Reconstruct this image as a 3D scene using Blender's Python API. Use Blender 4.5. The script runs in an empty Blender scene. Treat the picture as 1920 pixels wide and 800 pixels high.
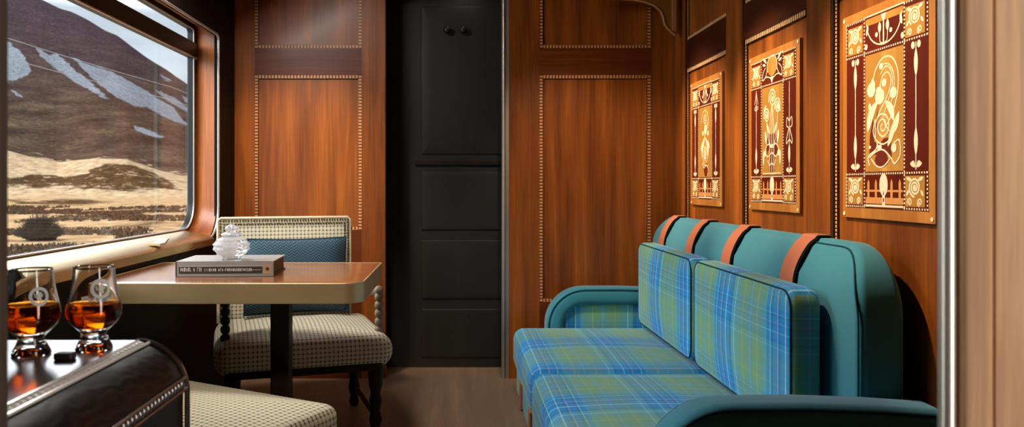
import bpy, bmesh, math, random
from mathutils import Vector, Matrix
random.seed(7)
C = bpy.context.scene.collection
sc = bpy.context.scene
PI = math.pi
F = 1435.0; CX = 855.0; CY = 347.0; H = 1.06     # pixels of focal length, vanishing point, eye height

# ------------------------------------------------------------------ materials
class NT:
    def __init__(s, name):
        s.m = bpy.data.materials.new(name); s.m.use_nodes = True
        s.t = s.m.node_tree; s.t.nodes.clear()
        s.out = s.n('ShaderNodeOutputMaterial')
    def n(s, typ, **kw):
        nd = s.t.nodes.new(typ)
        for k, v in kw.items():
            if k.startswith('i_'):
                key = k[2:]
                key = int(key) if key.isdigit() else key.replace('_', ' ')
                nd.inputs[key].default_value = v
            else: setattr(nd, k, v)
        return nd
    def l(s, a, b): s.t.links.new(a, b)
    def val(s, x, nd, key):
        if hasattr(x, 'links') or hasattr(x, 'is_linked'): s.l(x, nd.inputs[key])
        else: nd.inputs[key].default_value = x
    def math(s, op, a, b=0.0, c=None, clamp=False):
        nd = s.n('ShaderNodeMath', operation=op, use_clamp=clamp)
        s.val(a, nd, 0); s.val(b, nd, 1)
        if c is not None: s.val(c, nd, 2)
        return nd.outputs[0]
    def mix(s, f, a, b, typ='MIX'):
        nd = s.n('ShaderNodeMix', data_type='RGBA', blend_type=typ)
        s.val(f, nd, 0); s.val(a, nd, 6); s.val(b, nd, 7)
        return nd.outputs[2]
    def ramp(s, f, stops, interp='LINEAR'):
        nd = s.n('ShaderNodeValToRGB'); cr = nd.color_ramp; cr.interpolation = interp
        while len(cr.elements) > 1: cr.elements.remove(cr.elements[-1])
        cr.elements[0].position = stops[0][0]; cr.elements[0].color = c4(stops[0][1])
        for p, c in stops[1:]:
            e = cr.elements.new(p); e.color = c4(c)
        s.l(f, nd.inputs[0]); return nd.outputs[0]
    def obj(s):
        return s.n('ShaderNodeTexCoord').outputs['Object']
    def scaled(s, v, sx, sy, sz, loc=(0, 0, 0)):
        nd = s.n('ShaderNodeMapping'); nd.inputs['Scale'].default_value = (sx, sy, sz)
        nd.inputs['Location'].default_value = loc
        s.l(v, nd.inputs['Vector']); return nd.outputs[0]
    def noise(s, v, scale, detail=3, rough=.55, dist=0.0):
        nd = s.n('ShaderNodeTexNoise'); nd.inputs['Scale'].default_value = scale
        nd.inputs['Detail'].default_value = detail; nd.inputs['Roughness'].default_value = rough
        nd.inputs['Distortion'].default_value = dist
        s.l(v, nd.inputs['Vector']); return nd.outputs[0]
    def bsdf(s, col, rough=.5, metal=0.0, spec=.5, coat=0.0, coatr=.1, sheen=0.0, bump=None, bstr=.2, bdist=.002, aniso=0.0):
        p = s.n('ShaderNodeBsdfPrincipled')
        s.val(col if hasattr(col, 'links') else c4(col), p, 'Base Color')
        s.val(rough, p, 'Roughness'); s.val(metal, p, 'Metallic'); s.val(spec, p, 'Specular IOR Level')
        s.val(coat, p, 'Coat Weight'); s.val(coatr, p, 'Coat Roughness'); s.val(sheen, p, 'Sheen Weight')
        if sheen: p.inputs['Sheen Roughness'].default_value = .4
        if bump is not None:
            b = s.n('ShaderNodeBump'); b.inputs['Strength'].default_value = bstr; b.inputs['Distance'].default_value = bdist
            s.l(bump, b.inputs['Height']); s.l(b.outputs[0], p.inputs['Normal'])
        s.l(p.outputs[0], s.out.inputs[0]); s.p = p
        return s.m

def c4(c): return tuple(c)[:3] + (1.0,)
def S(r, g, b):                                   # sRGB 0-255 to linear
    return tuple((x/255/12.92 if x/255 <= .04045 else ((x/255+.055)/1.055)**2.4) for x in (r, g, b))

def plain(name, col, rough=.5, metal=0, spec=.5, coat=0, sheen=0, nscale=60, nvar=.12, bstr=.08):
    t = NT(name); v = t.obj(); nz = t.noise(v, nscale, 3)
    f = t.math('MULTIPLY_ADD', nz, nvar*2, 1-nvar)
    col2 = t.n('ShaderNodeVectorMath', operation='SCALE'); col2.inputs[0].default_value = col; t.l(f, col2.inputs['Scale'])
    return t.bsdf(col2.outputs[0], rough, metal, spec, coat, sheen=sheen, bump=nz, bstr=bstr)

def wood(name, dark, light, axis='z', sc_=1.0, rough=.38, coat=.10, ribbon=.5, seed=0.0, pore=.25, spec=.5):
    t = NT(name); v = t.obj()
    a, b = 9*sc_, .55*sc_
    s3 = {'z': (a, a, b), 'x': (b, a, a), 'y': (a, b, a)}[axis]
    g = t.noise(t.scaled(v, *s3, loc=(seed, seed*1.7, seed*.6)), 1.6, 4, .6, .6)
    s4 = tuple(x*(9 if x > 2 else 5) for x in s3)
    fine = t.noise(t.scaled(v, *s4, loc=(seed, 0, seed)), 1.5, 2, .6)
    s5 = {'z': (7, 7, .45), 'x': (.45, 7, 7), 'y': (7, .45, 7)}[axis]
    big = t.noise(t.scaled(v, *s5, loc=(0, seed, seed*2)), 1.0, 2, .5, 1.0)
    f = t.math('ADD', t.math('MULTIPLY', g, .6), t.math('MULTIPLY', fine, pore))
    f = t.math('ADD', f, t.math('MULTIPLY', t.math('SUBTRACT', big, .5), ribbon), clamp=True)
    mid = tuple((d+l)*.42 for d, l in zip(dark, light))
    col = t.ramp(f, [(.22, dark), (.45, mid), (.68, light)])
    return t.bsdf(col, rough, 0, spec, coat, .18, bump=fine, bstr=.06, bdist=.001)

def face_coords(t):
    """two cloth coordinates across and along whichever way the face looks"""
    tc = t.n('ShaderNodeTexCoord')
    sp = t.n('ShaderNodeSeparateXYZ'); t.l(tc.outputs['Object'], sp.inputs[0])
    sn = t.n('ShaderNodeSeparateXYZ'); t.l(tc.outputs['Normal'], sn.inputs[0])
    nx = t.math('GREATER_THAN', t.math('ABSOLUTE', sn.outputs[0]), .72)
    ny = t.math('GREATER_THAN', t.math('ABSOLUTE', sn.outputs[1]), .72)
    return tc, sp, nx, ny
def sel(t, f, a, b):
    nd = t.n('ShaderNodeMix', data_type='FLOAT'); t.l(f, nd.inputs[0]); t.val(a, nd, 2); t.val(b, nd, 3)
    return nd.outputs[0]

OL = S(124, 166, 122); TE = S(96, 172, 180); BL = S(30, 144, 212); DB = S(34, 122, 182)
LB = S(165, 218, 240); LI = S(160, 165, 215); LG = S(150, 215, 190); YG = S(156, 192, 132)
GR = S(108, 166, 158)
PLAID = [(0, BL), (.03, LB), (.045, BL), (.10, DB), (.13, LI), (.145, BL), (.20, DB), (.235, LG), (.247, BL), (.30, TE), (.335, GR),
         (.40, OL), (.44, YG), (.452, OL), (.52, GR), (.56, LI), (.568, GR), (.62, OL), (.70, YG), (.71, OL), (.76, GR),
         (.82, TE), (.855, LB), (.865, TE), (.92, DB), (.96, BL)]
def plaid(name, pa=.44, pb=.34, oa=0.0, ob=0.0, gain=1.0, wf=.5):
    t = NT(name); tc, sp, nx, ny = face_coords(t)
    x, y, z = sp.outputs
    # seat-like fabric: first coordinate along y (along x on end faces), second x on top and z on the front
    a = sel(t, ny, y, t.math('ADD', x, .25))
    b = sel(t, t.math('MAXIMUM', nx, ny), x, z)
    fa = t.math('FRACT', t.math('ADD', t.math('DIVIDE', a, pa), oa))
    fb = t.math('FRACT', t.math('ADD', t.math('DIVIDE', b, pb), ob))
    ca = t.ramp(fa, PLAID, 'CONSTANT'); cb = t.ramp(fb, PLAID, 'CONSTANT')
    tw = t.noise(tc.outputs['Object'], 420, 2)
    f = t.math('MULTIPLY_ADD', t.math('SUBTRACT', tw, .5), .9, wf, clamp=True)
    col = t.mix(f, ca, cb)
    col = t.mix(1.0, col, (gain, gain, gain, 1), 'MULTIPLY')
    return t.bsdf(col, .8, 0, .25, sheen=.25, bump=tw, bstr=.25, bdist=.001)

def check(name, light, dark, p=.021, ob=0.0):
    t = NT(name); tc, sp, nx, ny = face_coords(t); x, y, z = sp.outputs
    a = sel(t, nx, x, y)
    b = sel(t, t.math('MAXIMUM', nx, ny), y, z)
    def band(c, o):
        f = t.math('FRACT', t.math('ADD', t.math('DIVIDE', c, p), o))
        return t.math('LESS_THAN', f, .36)
    ba, bb = band(a, .1), band(b, ob)
    k = t.math('MULTIPLY_ADD', t.math('MULTIPLY', ba, bb), .28, t.math('MULTIPLY', t.math('ADD', ba, bb), .30))
    nz = t.noise(tc.outputs['Object'], 300, 2)
    k = t.math('ADD', k, t.math('MULTIPLY', t.math('SUBTRACT', nz, .5), .3), clamp=True)
    col = t.mix(k, c4(light), c4(dark))
    return t.bsdf(col, .85, 0, .2, sheen=.15, bump=nz, bstr=.3, bdist=.001)

def herringbone(name, light, dark):
    t = NT(name); v = t.obj(); sp = t.n('ShaderNodeSeparateXYZ'); t.l(v, sp.inputs[0]); x, y, z = sp.outputs
    tri = t.math('PINGPONG', x, .012)
    f = t.math('FRACT', t.math('DIVIDE', t.math('ADD', z, tri), .0125))
    k = t.math('LESS_THAN', f, .5)
    nz = t.noise(v, 250, 2)
    col = t.mix(t.math('ADD', t.math('MULTIPLY', k, .7), t.math('MULTIPLY', nz, .3), clamp=True), c4(light), c4(dark))
    return t.bsdf(col, .85, 0, .2, sheen=.2, bump=k, bstr=.3, bdist=.002)

def brushed(name, col, rough=.3, axis='z', var=.25):
    t = NT(name); v = t.obj()
    s3 = {'z': (60, 60, 1), 'x': (1.2, 60, 60), 'y': (60, 1.2, 60)}[axis]
    nz = t.noise(t.scaled(v, *s3), 3, 3)
    big = t.noise(v, 5, 2)
    c = t.mix(big, c4(tuple(x*(1-var) for x in col)), c4(col))
    r = t.math('MULTIPLY_ADD', nz, .18, rough-.09)
    return t.bsdf(c, r, .85, bump=nz, bstr=.05, bdist=.001)

def glass(name, col=(1, 1, 1), rough=0.0, ior=1.5):
    t = NT(name); g = t.n('ShaderNodeBsdfGlass'); g.inputs['Color'].default_value = c4(col)
    g.inputs['Roughness'].default_value = rough; g.inputs['IOR'].default_value = ior
    t.l(g.outputs[0], t.out.inputs[0]); return t.m
def pane_mat(name):
    t = NT(name); tr = t.n('ShaderNodeBsdfTransparent'); gl = t.n('ShaderNodeBsdfGlossy'); gl.inputs['Roughness'].default_value = .02
    tr.inputs['Color'].default_value = (.97, .98, .98, 1)
    lw = t.n('ShaderNodeLayerWeight'); lw.inputs['Blend'].default_value = .5
    fr = t.math('MULTIPLY_ADD', t.math('POWER', lw.outputs['Facing'], 5.0), .5, .02, clamp=True)
    mx = t.n('ShaderNodeMixShader'); t.l(fr, mx.inputs[0]); t.l(tr.outputs[0], mx.inputs[1]); t.l(gl.outputs[0], mx.inputs[2])
    t.l(mx.outputs[0], t.out.inputs[0]); return t.m

M = {}
M['mah_v'] = wood('mahogany upright', S(86, 37, 7), S(176, 96, 30), 'z', 1.0, spec=.35)
M['mah_panel'] = wood('mahogany panel', S(92, 40, 8), S(186, 102, 32), 'z', .8, spec=.35, ribbon=.6, seed=3.1)
M['mah_h'] = wood('mahogany rail', S(72, 28, 7), S(136, 64, 20), 'x', 1.0, seed=1.3, spec=.3)  # same wood as the stiles, darkened to imitate the dimmer light on rails
M['mah_hy'] = wood('mahogany side rail', S(44, 14, 4), S(82, 34, 10), 'y', 1.0, seed=5.3, spec=.25)  # shade on the right wall rail put into the wood colour
M['reveal'] = wood('window reveal wood', S(130, 62, 20), S(205, 118, 52), 'z', .9, seed=2.2)
M['table'] = wood('table veneer', S(120, 66, 34), S(186, 120, 72), 'x', .8, rough=.22, coat=.6, seed=4.0, ribbon=.25, pore=.15)
M['dark_wood'] = wood('dark stained wood', S(22, 12, 6), S(50, 29, 16), 'z', 1.0, seed=6.0, rough=.5, coat=0, spec=.25)
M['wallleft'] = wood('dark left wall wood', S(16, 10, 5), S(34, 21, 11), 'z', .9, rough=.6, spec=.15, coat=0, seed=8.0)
M['front'] = wood('limed door frame wood', S(150, 106, 70), S(212, 166, 122), 'z', 1.6, rough=.6, coat=0, ribbon=.25, seed=9.0, pore=.45)
M['frontdark'] = wood('grey brown jamb wood', S(60, 48, 40), S(100, 84, 72), 'z', 1.6, rough=.6, coat=0, ribbon=.25, seed=9.5)
M['floor'] = wood('dull floor boards', S(120, 94, 72), S(170, 136, 106), 'y', .8, rough=.5, coat=.05, seed=7.5)
M['ceiling'] = wood('dark ceiling boards', S(52, 30, 14), S(96, 56, 26), 'y', .8, seed=21)
M['bead_l'] = plain('pale box wood bead', S(204, 138, 86), .45, nvar=.3)
M['bead_i'] = plain('ivory bead', S(226, 176, 124), .45, nvar=.2)
M['bead_d'] = plain('dark bead', S(60, 24, 8), .4)
M['door'] = wood('dark vestibule door', S(18, 15, 12), S(34, 29, 23), 'z', .7, rough=.5, coat=.05, seed=11)
M['brass'] = brushed('brushed brass', S(232, 200, 150), .45, 'x')
M['brass_y'] = brushed('brushed brass sill', S(196, 160, 104), .30, 'y')
M['oldbrass'] = plain('old yellow brass', S(176, 128, 56), .4, .7)
M['chrome'] = brushed('polished chrome', S(232, 230, 224), .34, 'z', .1)
M['steel'] = brushed('dull steel edge', S(186, 178, 166), .4, 'z', .2)
M['rubber'] = plain('dark frame rubber', S(30, 26, 24), .45)
M['velvet'] = plain('teal velvet', S(58, 128, 143), .85, 0, .2, sheen=.35, nscale=500, nvar=.2, bstr=.15)
M['velvet_dark'] = plain('deep teal piping', S(18, 62, 74), .8, 0, .2)
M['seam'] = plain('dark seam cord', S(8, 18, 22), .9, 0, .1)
M['tan'] = plain('tan leather', S(184, 106, 76), .55, 0, .3, nscale=180, nvar=.12, bstr=.15)
M['plaid'] = plaid('tartan seat', .485, .33, .06, .302, 1.0, .45)
M['plaid_c'] = plaid('tartan cushion', .44, .26, .967, .955, 1.0, .26)
M['check'] = check('cream check', S(226, 214, 184), S(66, 56, 40), .0175)
M['piping'] = plain('pale piping', S(214, 200, 168), .8)
M['nail'] = plain('nail heads', S(120, 96, 62), .35, .8)
M['herring'] = herringbone('teal herringbone', S(70, 96, 108), S(18, 36, 48))
M['navy'] = plain('navy edge', S(20, 40, 58), .8)
M['bobbin'] = plain('washed grey wood', S(136, 118, 92), .5, nvar=.25)
M['lacquer'] = None
M['glass'] = glass('clear glass', (.98, .99, .99), 0, 1.5)
def crystal_mat():
    t = NT('frosted cut crystal'); g = t.n('ShaderNodeBsdfGlass'); g.inputs['Color'].default_value = (.99, .99, 1, 1); g.inputs['Roughness'].default_value = .06; g.inputs['IOR'].default_value = 1.45
    df = t.n('ShaderNodeBsdfDiffuse'); df.inputs['Color'].default_value = (.86, .85, .84, 1); tl_ = t.n('ShaderNodeBsdfTranslucent'); tl_.inputs['Color'].default_value = (.86, .85, .84, 1)
    m1 = t.n('ShaderNodeMixShader'); m1.inputs[0].default_value = .5; t.l(df.outputs[0], m1.inputs[1]); t.l(tl_.outputs[0], m1.inputs[2])
    m2 = t.n('ShaderNodeMixShader'); m2.inputs[0].default_value = .33; t.l(g.outputs[0], m2.inputs[1]); t.l(m1.outputs[0], m2.inputs[2]); t.l(m2.outputs[0], t.out.inputs[0]); return t.m
M['crystal'] = crystal_mat()
M['whisky'] = glass('amber whisky', S(240, 150, 52), 0, 1.36)
M['etch'] = plain('etched white', S(220, 218, 212), .7)
M['pane'] = pane_mat('window glass')
M['book'] = plain('grey book cloth', S(142, 137, 132), .5, nvar=.06)
M['bookdark'] = plain('dark spine band', S(52, 42, 36), .5)
M['booktan'] = plain('tan spine band', S(176, 136, 106), .5)
M['page'] = plain('paper edge', S(120, 104, 90), .8)
M['letter'] = plain('silver lettering', S(205, 196, 184), .5)
M['choc'] = plain('dark chocolate', S(48, 32, 28), .45)
M['m_border'] = wood('satinwood border', S(176, 102, 40), S(226, 150, 72), 'z', 1.4, rough=.3, seed=12)
M['m_maroon'] = wood('purple maroon veneer', S(84, 22, 8), S(128, 42, 16), 'z', 1.2, rough=.3, seed=13)
M['m_ochre'] = wood('ochre sycamore veneer', S(186, 124, 46), S(222, 164, 80), 'z', 1.2, rough=.3, seed=14)
M['m_ivory'] = plain('ivory inlay', S(252, 230, 192), .4, nvar=.08)
M['m_orange'] = plain('pale orange inlay', S(222, 150, 84), .4, nvar=.15)
M['m_dark'] = plain('dark walnut inlay', S(112, 38, 16), .4)
def lacq():
    t = NT('dark polished lacquer'); v = t.obj()
    nz = t.noise(t.scaled(v, 30, 2, 30), 1.5, 4)
    col = t.ramp(nz, [(.3, S(26, 15, 10)), (.7, S(54, 34, 24))])
    m = t.bsdf(col, .30, 0, 1.0, coat=1.0, coatr=.19, bump=nz, bstr=.04, bdist=.001)
    t.p.inputs['Coat IOR'].default_value = 2.6
    return m
M['lacquer'] = lacq()
def carved():
    t = NT('carved dark oak'); v = t.obj()
    w_ = t.n('ShaderNodeTexWave', wave_type='RINGS', rings_direction='X'); w_.inputs['Scale'].default_value = 26; w_.inputs['Distortion'].default_value = 7; w_.inputs['Detail'].default_value = 1.5; w_.inputs['Detail Scale'].default_value = 1.2
    t.l(v, w_.inputs['Vector'])
    nz = t.noise(t.scaled(v, 40, 6, 40), 1.5, 3)
    col = t.ramp(t.math('ADD', t.math('MULTIPLY', nz, .6), t.math('MULTIPLY', w_.outputs['Fac'], .35)), [(.25, S(14, 9, 6)), (.75, S(44, 31, 21))])
    return t.bsdf(col, .5, 0, .25, bump=w_.outputs['Fac'], bstr=.16, bdist=.002)
M['lacquer_c'] = carved()
M['pearl'] = plain('pale pearl bead', S(244, 240, 234), .3, 0, .8, coat=.5)  # white colour stands in for the window reflection on the upper beads
M['bush'] = plain('bare twig', S(58, 44, 40), .9, nscale=8, nvar=.3)
M['tuft'] = plain('heather tuft', S(96, 72, 50), .95, nscale=.9, nvar=.6)
M['wire'] = plain('pale wire', S(190, 190, 196), .5)
M['pole'] = plain('weathered pole', S(90, 76, 62), .9)

# ------------------------------------------------------------------ mesh helpers
class MB:
    def __init__(s): s.bm = bmesh.new()
    def face(s, vs, mi=0):
        try:
            f = s.bm.faces.new(vs); f.material_index = mi; return f
        except ValueError: return None
    def V(s, *p): return s.bm.verts.new(p if len(p) == 3 else p[0])
    def box(s, x0, y0, z0, x1, y1, z1, mi=0):
        v = [s.V(x, y, z) for x in (x0, x1) for y in (y0, y1) for z in (z0, z1)]
        for q in ((0, 1, 3, 2), (4, 6, 7, 5), (0, 4, 5, 1), (2, 3, 7, 6), (0, 2, 6, 4), (1, 5, 7, 3)):
            s.face([v[i] for i in q], mi)
        return s
    def loops(s, loops, closed=True, cap0=True, cap1=True, mi=0):
        vl = [[s.V(p) for p in lp] for lp in loops]
        n = len(vl[0])
        for a, b in zip(vl, vl[1:]):
            for i in range(n if closed else n-1):
                j = (i+1) % n
                s.face([a[i], a[j], b[j], b[i]], mi)
        if cap0 and closed: s.face(list(reversed(vl[0])), mi)
        if cap1 and closed: s.face(vl[-1], mi)
        return vl
    def prism(s, pts, axis, a, b, mi=0):
        def to(p, t):
            return {'x': (t, p[0], p[1]), 'y': (p[0], t, p[1]), 'z': (p[0], p[1], t)}[axis]
        s.loops([[to(p, a) for p in pts], [to(p, b) for p in pts]], mi=mi); return s
    def lathe(s, prof, c=(0, 0, 0), n=32, axis='z', mi=0, cap=True):
        lps = []
        for r, z in prof:
            lp = []
            for i in range(n):
                a = 2*PI*i/n; u, w = r*math.cos(a), r*math.sin(a)
                p = {'z': (u, w, z), 'x': (z, u, w), 'y': (u, z, w)}[axis]
                lp.append((c[0]+p[0], c[1]+p[1], c[2]+p[2]))
            lps.append(lp)
        s.loops(lps, cap0=cap and prof[0][0] > 1e-5, cap1=cap and prof[-1][0] > 1e-5, mi=mi); return s
    def tube(s, pts, r, n=8, closed=False, mi=0, flat=None):
        """round tube (or flat=(w,t) rounded strap) along a path; r number or list"""
        pts = [Vector(p) for p in pts]; N = len(pts); lps = []
        up = None
        for i, p in enumerate(pts):
            if closed: t = pts[(i+1) % N]-pts[i-1]
            else: t = pts[min(i+1, N-1)]-pts[max(i-1, 0)]
            t.normalize()
            if up is None:
                up = Vector((0, 0, 1)) if abs(t.z) < .9 else Vector((0, 1, 0))
            side = t.cross(up).normalized(); up2 = side.cross(t).normalized(); up = up2
            rr = r[i] if isinstance(r, (list, tuple)) else r
            lps.append([p+side*(rr*math.cos(2*PI*k/n))+up2*(rr*math.sin(2*PI*k/n)) for k in range(n)])
        if closed: lps.append(lps[0])
        s.loops(lps, cap0=not closed, cap1=not closed, mi=mi)
        if closed: bmesh.ops.remove_doubles(s.bm, verts=s.bm.verts, dist=1e-6)
        return s
    def ball(s, c, r, seg=8, rings=5, mi=0, sx=1, sy=1, sz=1):
        prof = [(0, -1)]+[(math.sin(PI*i/rings), -math.cos(PI*i/rings)) for i in range(1, rings)]+[(0, 1)]
        bot = s.V(c[0], c[1], c[2]-r*sz); top = s.V(c[0], c[1], c[2]+r*sz); rl = []
        for a, z in prof[1:-1]:
            rl.append([s.V(c[0]+r*sx*a*math.cos(2*PI*k/seg), c[1]+r*sy*a*math.sin(2*PI*k/seg), c[2]+r*sz*z) for k in range(seg)])
        for k in range(seg):
            j = (k+1) % seg
            s.face([bot, rl[0][j], rl[0][k]], mi); s.face([top, rl[-1][k], rl[-1][j]], mi)
            for A, B in zip(rl, rl[1:]): s.face([A[k], A[j], B[j], B[k]], mi)
        return s
    def slab(s, axis, c, ha, hb, ht, R=.02, er=.01, crown=(0, 0), mi=0, seg=6, eseg=5):
        """rounded-corner slab; axis = thickness direction; c centre; ha, hb half sizes in the plane
        (x: y,z  y: x,z  z: x,y); R corner radius or four (++, -+, --, +-); crown swells (low, high) caps"""
        R = R if isinstance(R, (tuple, list)) else (R,)*4
        def loop(ins):
            A, B = ha-ins, hb-ins; pts = []
            for k, (sx, sy) in enumerate(((1, 1), (-1, 1), (-1, -1), (1, -1))):
                r = max(R[k]-ins, .0008); a0 = k*PI/2
                for i in range(seg+1):
                    a = a0+i/seg*PI/2
                    pts.append((sx*(A-r)+r*math.cos(a), sy*(B-r)+r*math.sin(a)))
                n = 4                              # extra points along the straight side
                nxt = ((-1, 1), (-1, -1), (1, -1), (1, 1))[k]; r2 = max(R[(k+1) % 4]-ins, .0008)
                q0 = pts[-1]; a1 = (k+1)*PI/2
                q1 = (nxt[0]*(A-r2)+r2*math.cos(a1), nxt[1]*(B-r2)+r2*math.sin(a1))
                for i in range(1, n+1): pts.append((q0[0]+(q1[0]-q0[0])*i/(n+1), q0[1]+(q1[1]-q0[1])*i/(n+1)))
            return pts
        def to(p, t):
            q = {'x': (t, p[0], p[1]), 'y': (p[0], t, p[1]), 'z': (p[0], p[1], t)}[axis]
            return (c[0]+q[0], c[1]+q[1], c[2]+q[2])
        lps = []
        base = loop(er)
        for k in range(5, 0, -1):
            sca = (k/5); lps.append([to((p[0]*(1-sca*.97), p[1]*(1-sca*.97)), -ht-crown[0]*(1-(1-sca*.97)**2)) for p in base])
        for i in range(eseg+1):
            a = i/eseg*PI/2; lps.append([to(p, -ht+er*(1-math.sin(a))) for p in loop(er*(1-math.sin(a)) if False else er-er*math.sin(a))] if False else [to(p, -ht+er-er*math.cos(a)) for p in loop(er-er*math.sin(a))])
        for i in range(eseg+1):
            a = PI/2-i/eseg*PI/2; lps.append([to(p, ht-er+er*math.cos(a)) for p in loop(er-er*math.sin(a))])
        for k in range(1, 6):
            sca = (k/5); lps.append([to((p[0]*(1-sca*.97), p[1]*(1-sca*.97)), ht+crown[1]*(1-(1-sca*.97)**2)) for p in base])
        s.loops(lps, mi=mi); return s
    def xform(s, m, since=0):
        s.bm.verts.ensure_lookup_table()
        for v in s.bm.verts[since:]: v.co = m @ v.co
        return s
    def build(s, name, mat, parent=None, smooth=40, local=False):
        bmesh.ops.recalc_face_normals(s.bm, faces=s.bm.faces)
        if parent is not None and not local:
            off = chain_loc(parent)
            for v in s.bm.verts: v.co -= off
        lim = math.radians(smooth)
        for f in s.bm.faces: f.smooth = smooth > 0
        for e in s.bm.edges:
            if len(e.link_faces) == 2 and e.calc_face_angle(0) > lim: e.smooth = False
        me = bpy.data.meshes.new(name); s.bm.to_mesh(me); s.bm.free()
        for m in (mat if isinstance(mat, (list, tuple)) else [mat]): me.materials.append(m)
        o = bpy.data.objects.new(name, me); C.objects.link(o)
        if parent is not None: o.parent = parent
        return o
def chain_loc(o):
    v = Vector((0, 0, 0))
    while o is not None: v += o.location; o = o.parent
    return v
def tag(o, label=None, cat=None, group=None, kind=None):
    if label: o['label'] = label
    if cat: o['category'] = cat
    if group: o['group'] = group
    if kind: o['kind'] = kind
    return o
def thing(name, label, cat, loc=(0, 0, 0), rz=0.0, group=None):
    o = bpy.data.objects.new(name, None); C.objects.link(o); o.empty_display_size = .1
    o.location = loc; o.rotation_euler = (0, 0, rz)
    return tag(o, label, cat, group)
def struct(name, mb, mat, parent=None, smooth=40):
    o = mb.build(name, mat, parent, smooth)
    if parent is None: o['kind'] = 'structure'
    return o
def arc(cx, cy, r, a0, a1, n=8):
    return [(cx+r*math.cos(math.radians(a0+(a1-a0)*i/n)), cy+r*math.sin(math.radians(a0+(a1-a0)*i/n))) for i in range(n+1)]

# ------------------------------------------------------------------ room shell
XL, XR, YB, ZC = -1.215, 1.2, 4.2, 2.32
m = MB(); m.box(-1.5, -1.6, -.06, 1.5, 4.75, 0); struct('floor', m, M['floor'])
m = MB(); m.box(-1.5, -1.6, ZC, 1.5, 4.75, ZC+.06); struct('ceiling', m, M['ceiling'])

# right wall: backing, then stiles and rails standing proud of three recessed panels
PAN = [(3.40, 4.01), (2.62, 3.21), (1.85, 2.453)]
REC = .018
m = MB(); m.box(XR+REC, -1.6, 0, XR+.1, 4.75, ZC); wr = struct('wall_right', m, M['mah_panel'])
m = MB()
edges = [.45, 1.06, 1.23] + [p for q in reversed(PAN) for p in q] + [YB]
ys = sorted(edges)
for a, b in ((1.06, 1.23), (1.06+.6+.0, 1.85)): pass
sol = [(-1.6, 1.06), (1.66, 1.85), (2.453, 2.62), (3.21, 3.40), (4.01, 4.20)]
for a, b in sol: m.box(XR, a, .1, XR+REC, b, 2.2)
m.build('stile', M['mah_v'], wr)
m = MB()
for a, b in ((1.06, 1.66), (1.85, 2.453), (2.62, 3.21), (3.40, 4.01)):
    m.box(XR, a, 1.665, XR+REC, b, 1.812); m.box(XR, a, .1, XR+REC, b, .42)
m.box(XR, -1.6, 2.2, XR+REC, 4.2, ZC)
m.build('rail', M['mah_hy'], wr)

def bead_strip(m, p0, p1, step=.0172, r=.0085, nrm=(0, -1, 0)):
    """row of small pale blocks on a dark fillet"""
    p0, p1 = Vector(p0), Vector(p1); d = p1-p0; L = d.length; d.normalize()
    n = max(1, int(L/step)); nr = Vector(nrm); w = d.cross(nr).normalized()
    s0 = len(m.bm.verts)
    def bx(c, hl, hw, hd, mi):
        vs = [m.V(c+d*(a*hl)+w*(b*hw)+nr*(e*hd)) for a in (-1, 1) for b in (-1, 1) for e in (-1, 1)]
        for q in ((0, 1, 3, 2), (4, 6, 7, 5), (0, 4, 5, 1), (2, 3, 7, 6), (0, 2, 6, 4), (1, 5, 7, 3)): m.face([vs[i] for i in q], mi)
    bx((p0+p1)/2, L/2, r*1.15, r*.5, 1)
    for i in range(n):
        bx(p0+d*((i+.5)*L/n), L/n*.33, r, r*.85, 0)
def bead_frame(name, plane, a0, a1, z0, z1, w, nrm, sides='lrtb'):
    m = MB(); o = .009; kw = dict(step=.0135, r=.0058) if plane == 'x' else {}
    P = (lambda a, z: (w, a, z)) if plane == 'x' else (lambda a, z: (a, w, z))
    if 'l' in sides: bead_strip(m, P(a0+o, z0), P(a0+o, z1), nrm=nrm, **kw)
    if plane == 'x':
        m.box(XR+.0015, a1-.013, z0, XR+REC, a1, z1, 1)  # dark strip stands in for the shaded side of the recess
        bead_strip(m, P(a1-.018, z0), P(a1-.018, z1), nrm=nrm, step=.0125, r=.0045)
    elif 'r' in sides: bead_strip(m, P(a1-o, z0), P(a1-o, z1), nrm=nrm)
    if 't' in sides: bead_strip(m, P(a0+.019, z1-o), P(a1-.019, z1-o), nrm=nrm, step=.0172, r=.0095)
    if 'b' in sides: bead_strip(m, P(a0+.019, z0+o), P(a1-.019, z0+o), nrm=nrm)
    return struct(name, m, [M['bead_i' if plane == 'x' else 'bead_l'], M['bead_d']], smooth=0)
k = 1
for a, b in PAN:
    bead_frame('trim_%d' % k, 'x', a, b, .42, 1.665, XR+REC-.005, (-1, 0, 0)); k += 1
    bead_frame('trim_%d' % k, 'x', a, b, 1.812, 2.2, XR+REC-.005, (-1, 0, 0)); k += 1

# back wall: two framed partitions with a doorway between them
def partition(x0, x1, px0, px1, name_i):
    global k
    m = MB(); m.box(x0, YB+.016, 0, x1, YB+.06, ZC)
    w = struct('wall_back' if name_i == 0 else 'wall_back_right', m, M['mah_panel'])
    m = MB(); m.box(x0, YB, 0, px0, YB+.016, ZC); m.box(px1, YB, 0, x1, YB+.016, ZC); m.build('stile', M['mah_v'], w)
    m = MB(); m.box(px0, YB, 1.665, px1, YB+.016, 1.812); m.box(px0, YB, 0, px1, YB+.016, .42 if name_i else .815)
    m.box(px0, YB, 2.2, px1, YB+.016, ZC)
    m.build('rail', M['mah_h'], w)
    zb = .42 if name_i else .815
    bead_frame('trim_%d' % k, 'y', px0, px1, zb, 1.665, YB+.011, (0, -1, 0)); k += 1
    bead_frame('trim_%d' % k, 'y', px0, px1, 1.812, 2.2, YB+.011, (0, -1, 0)); k += 1
    return w
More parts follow.
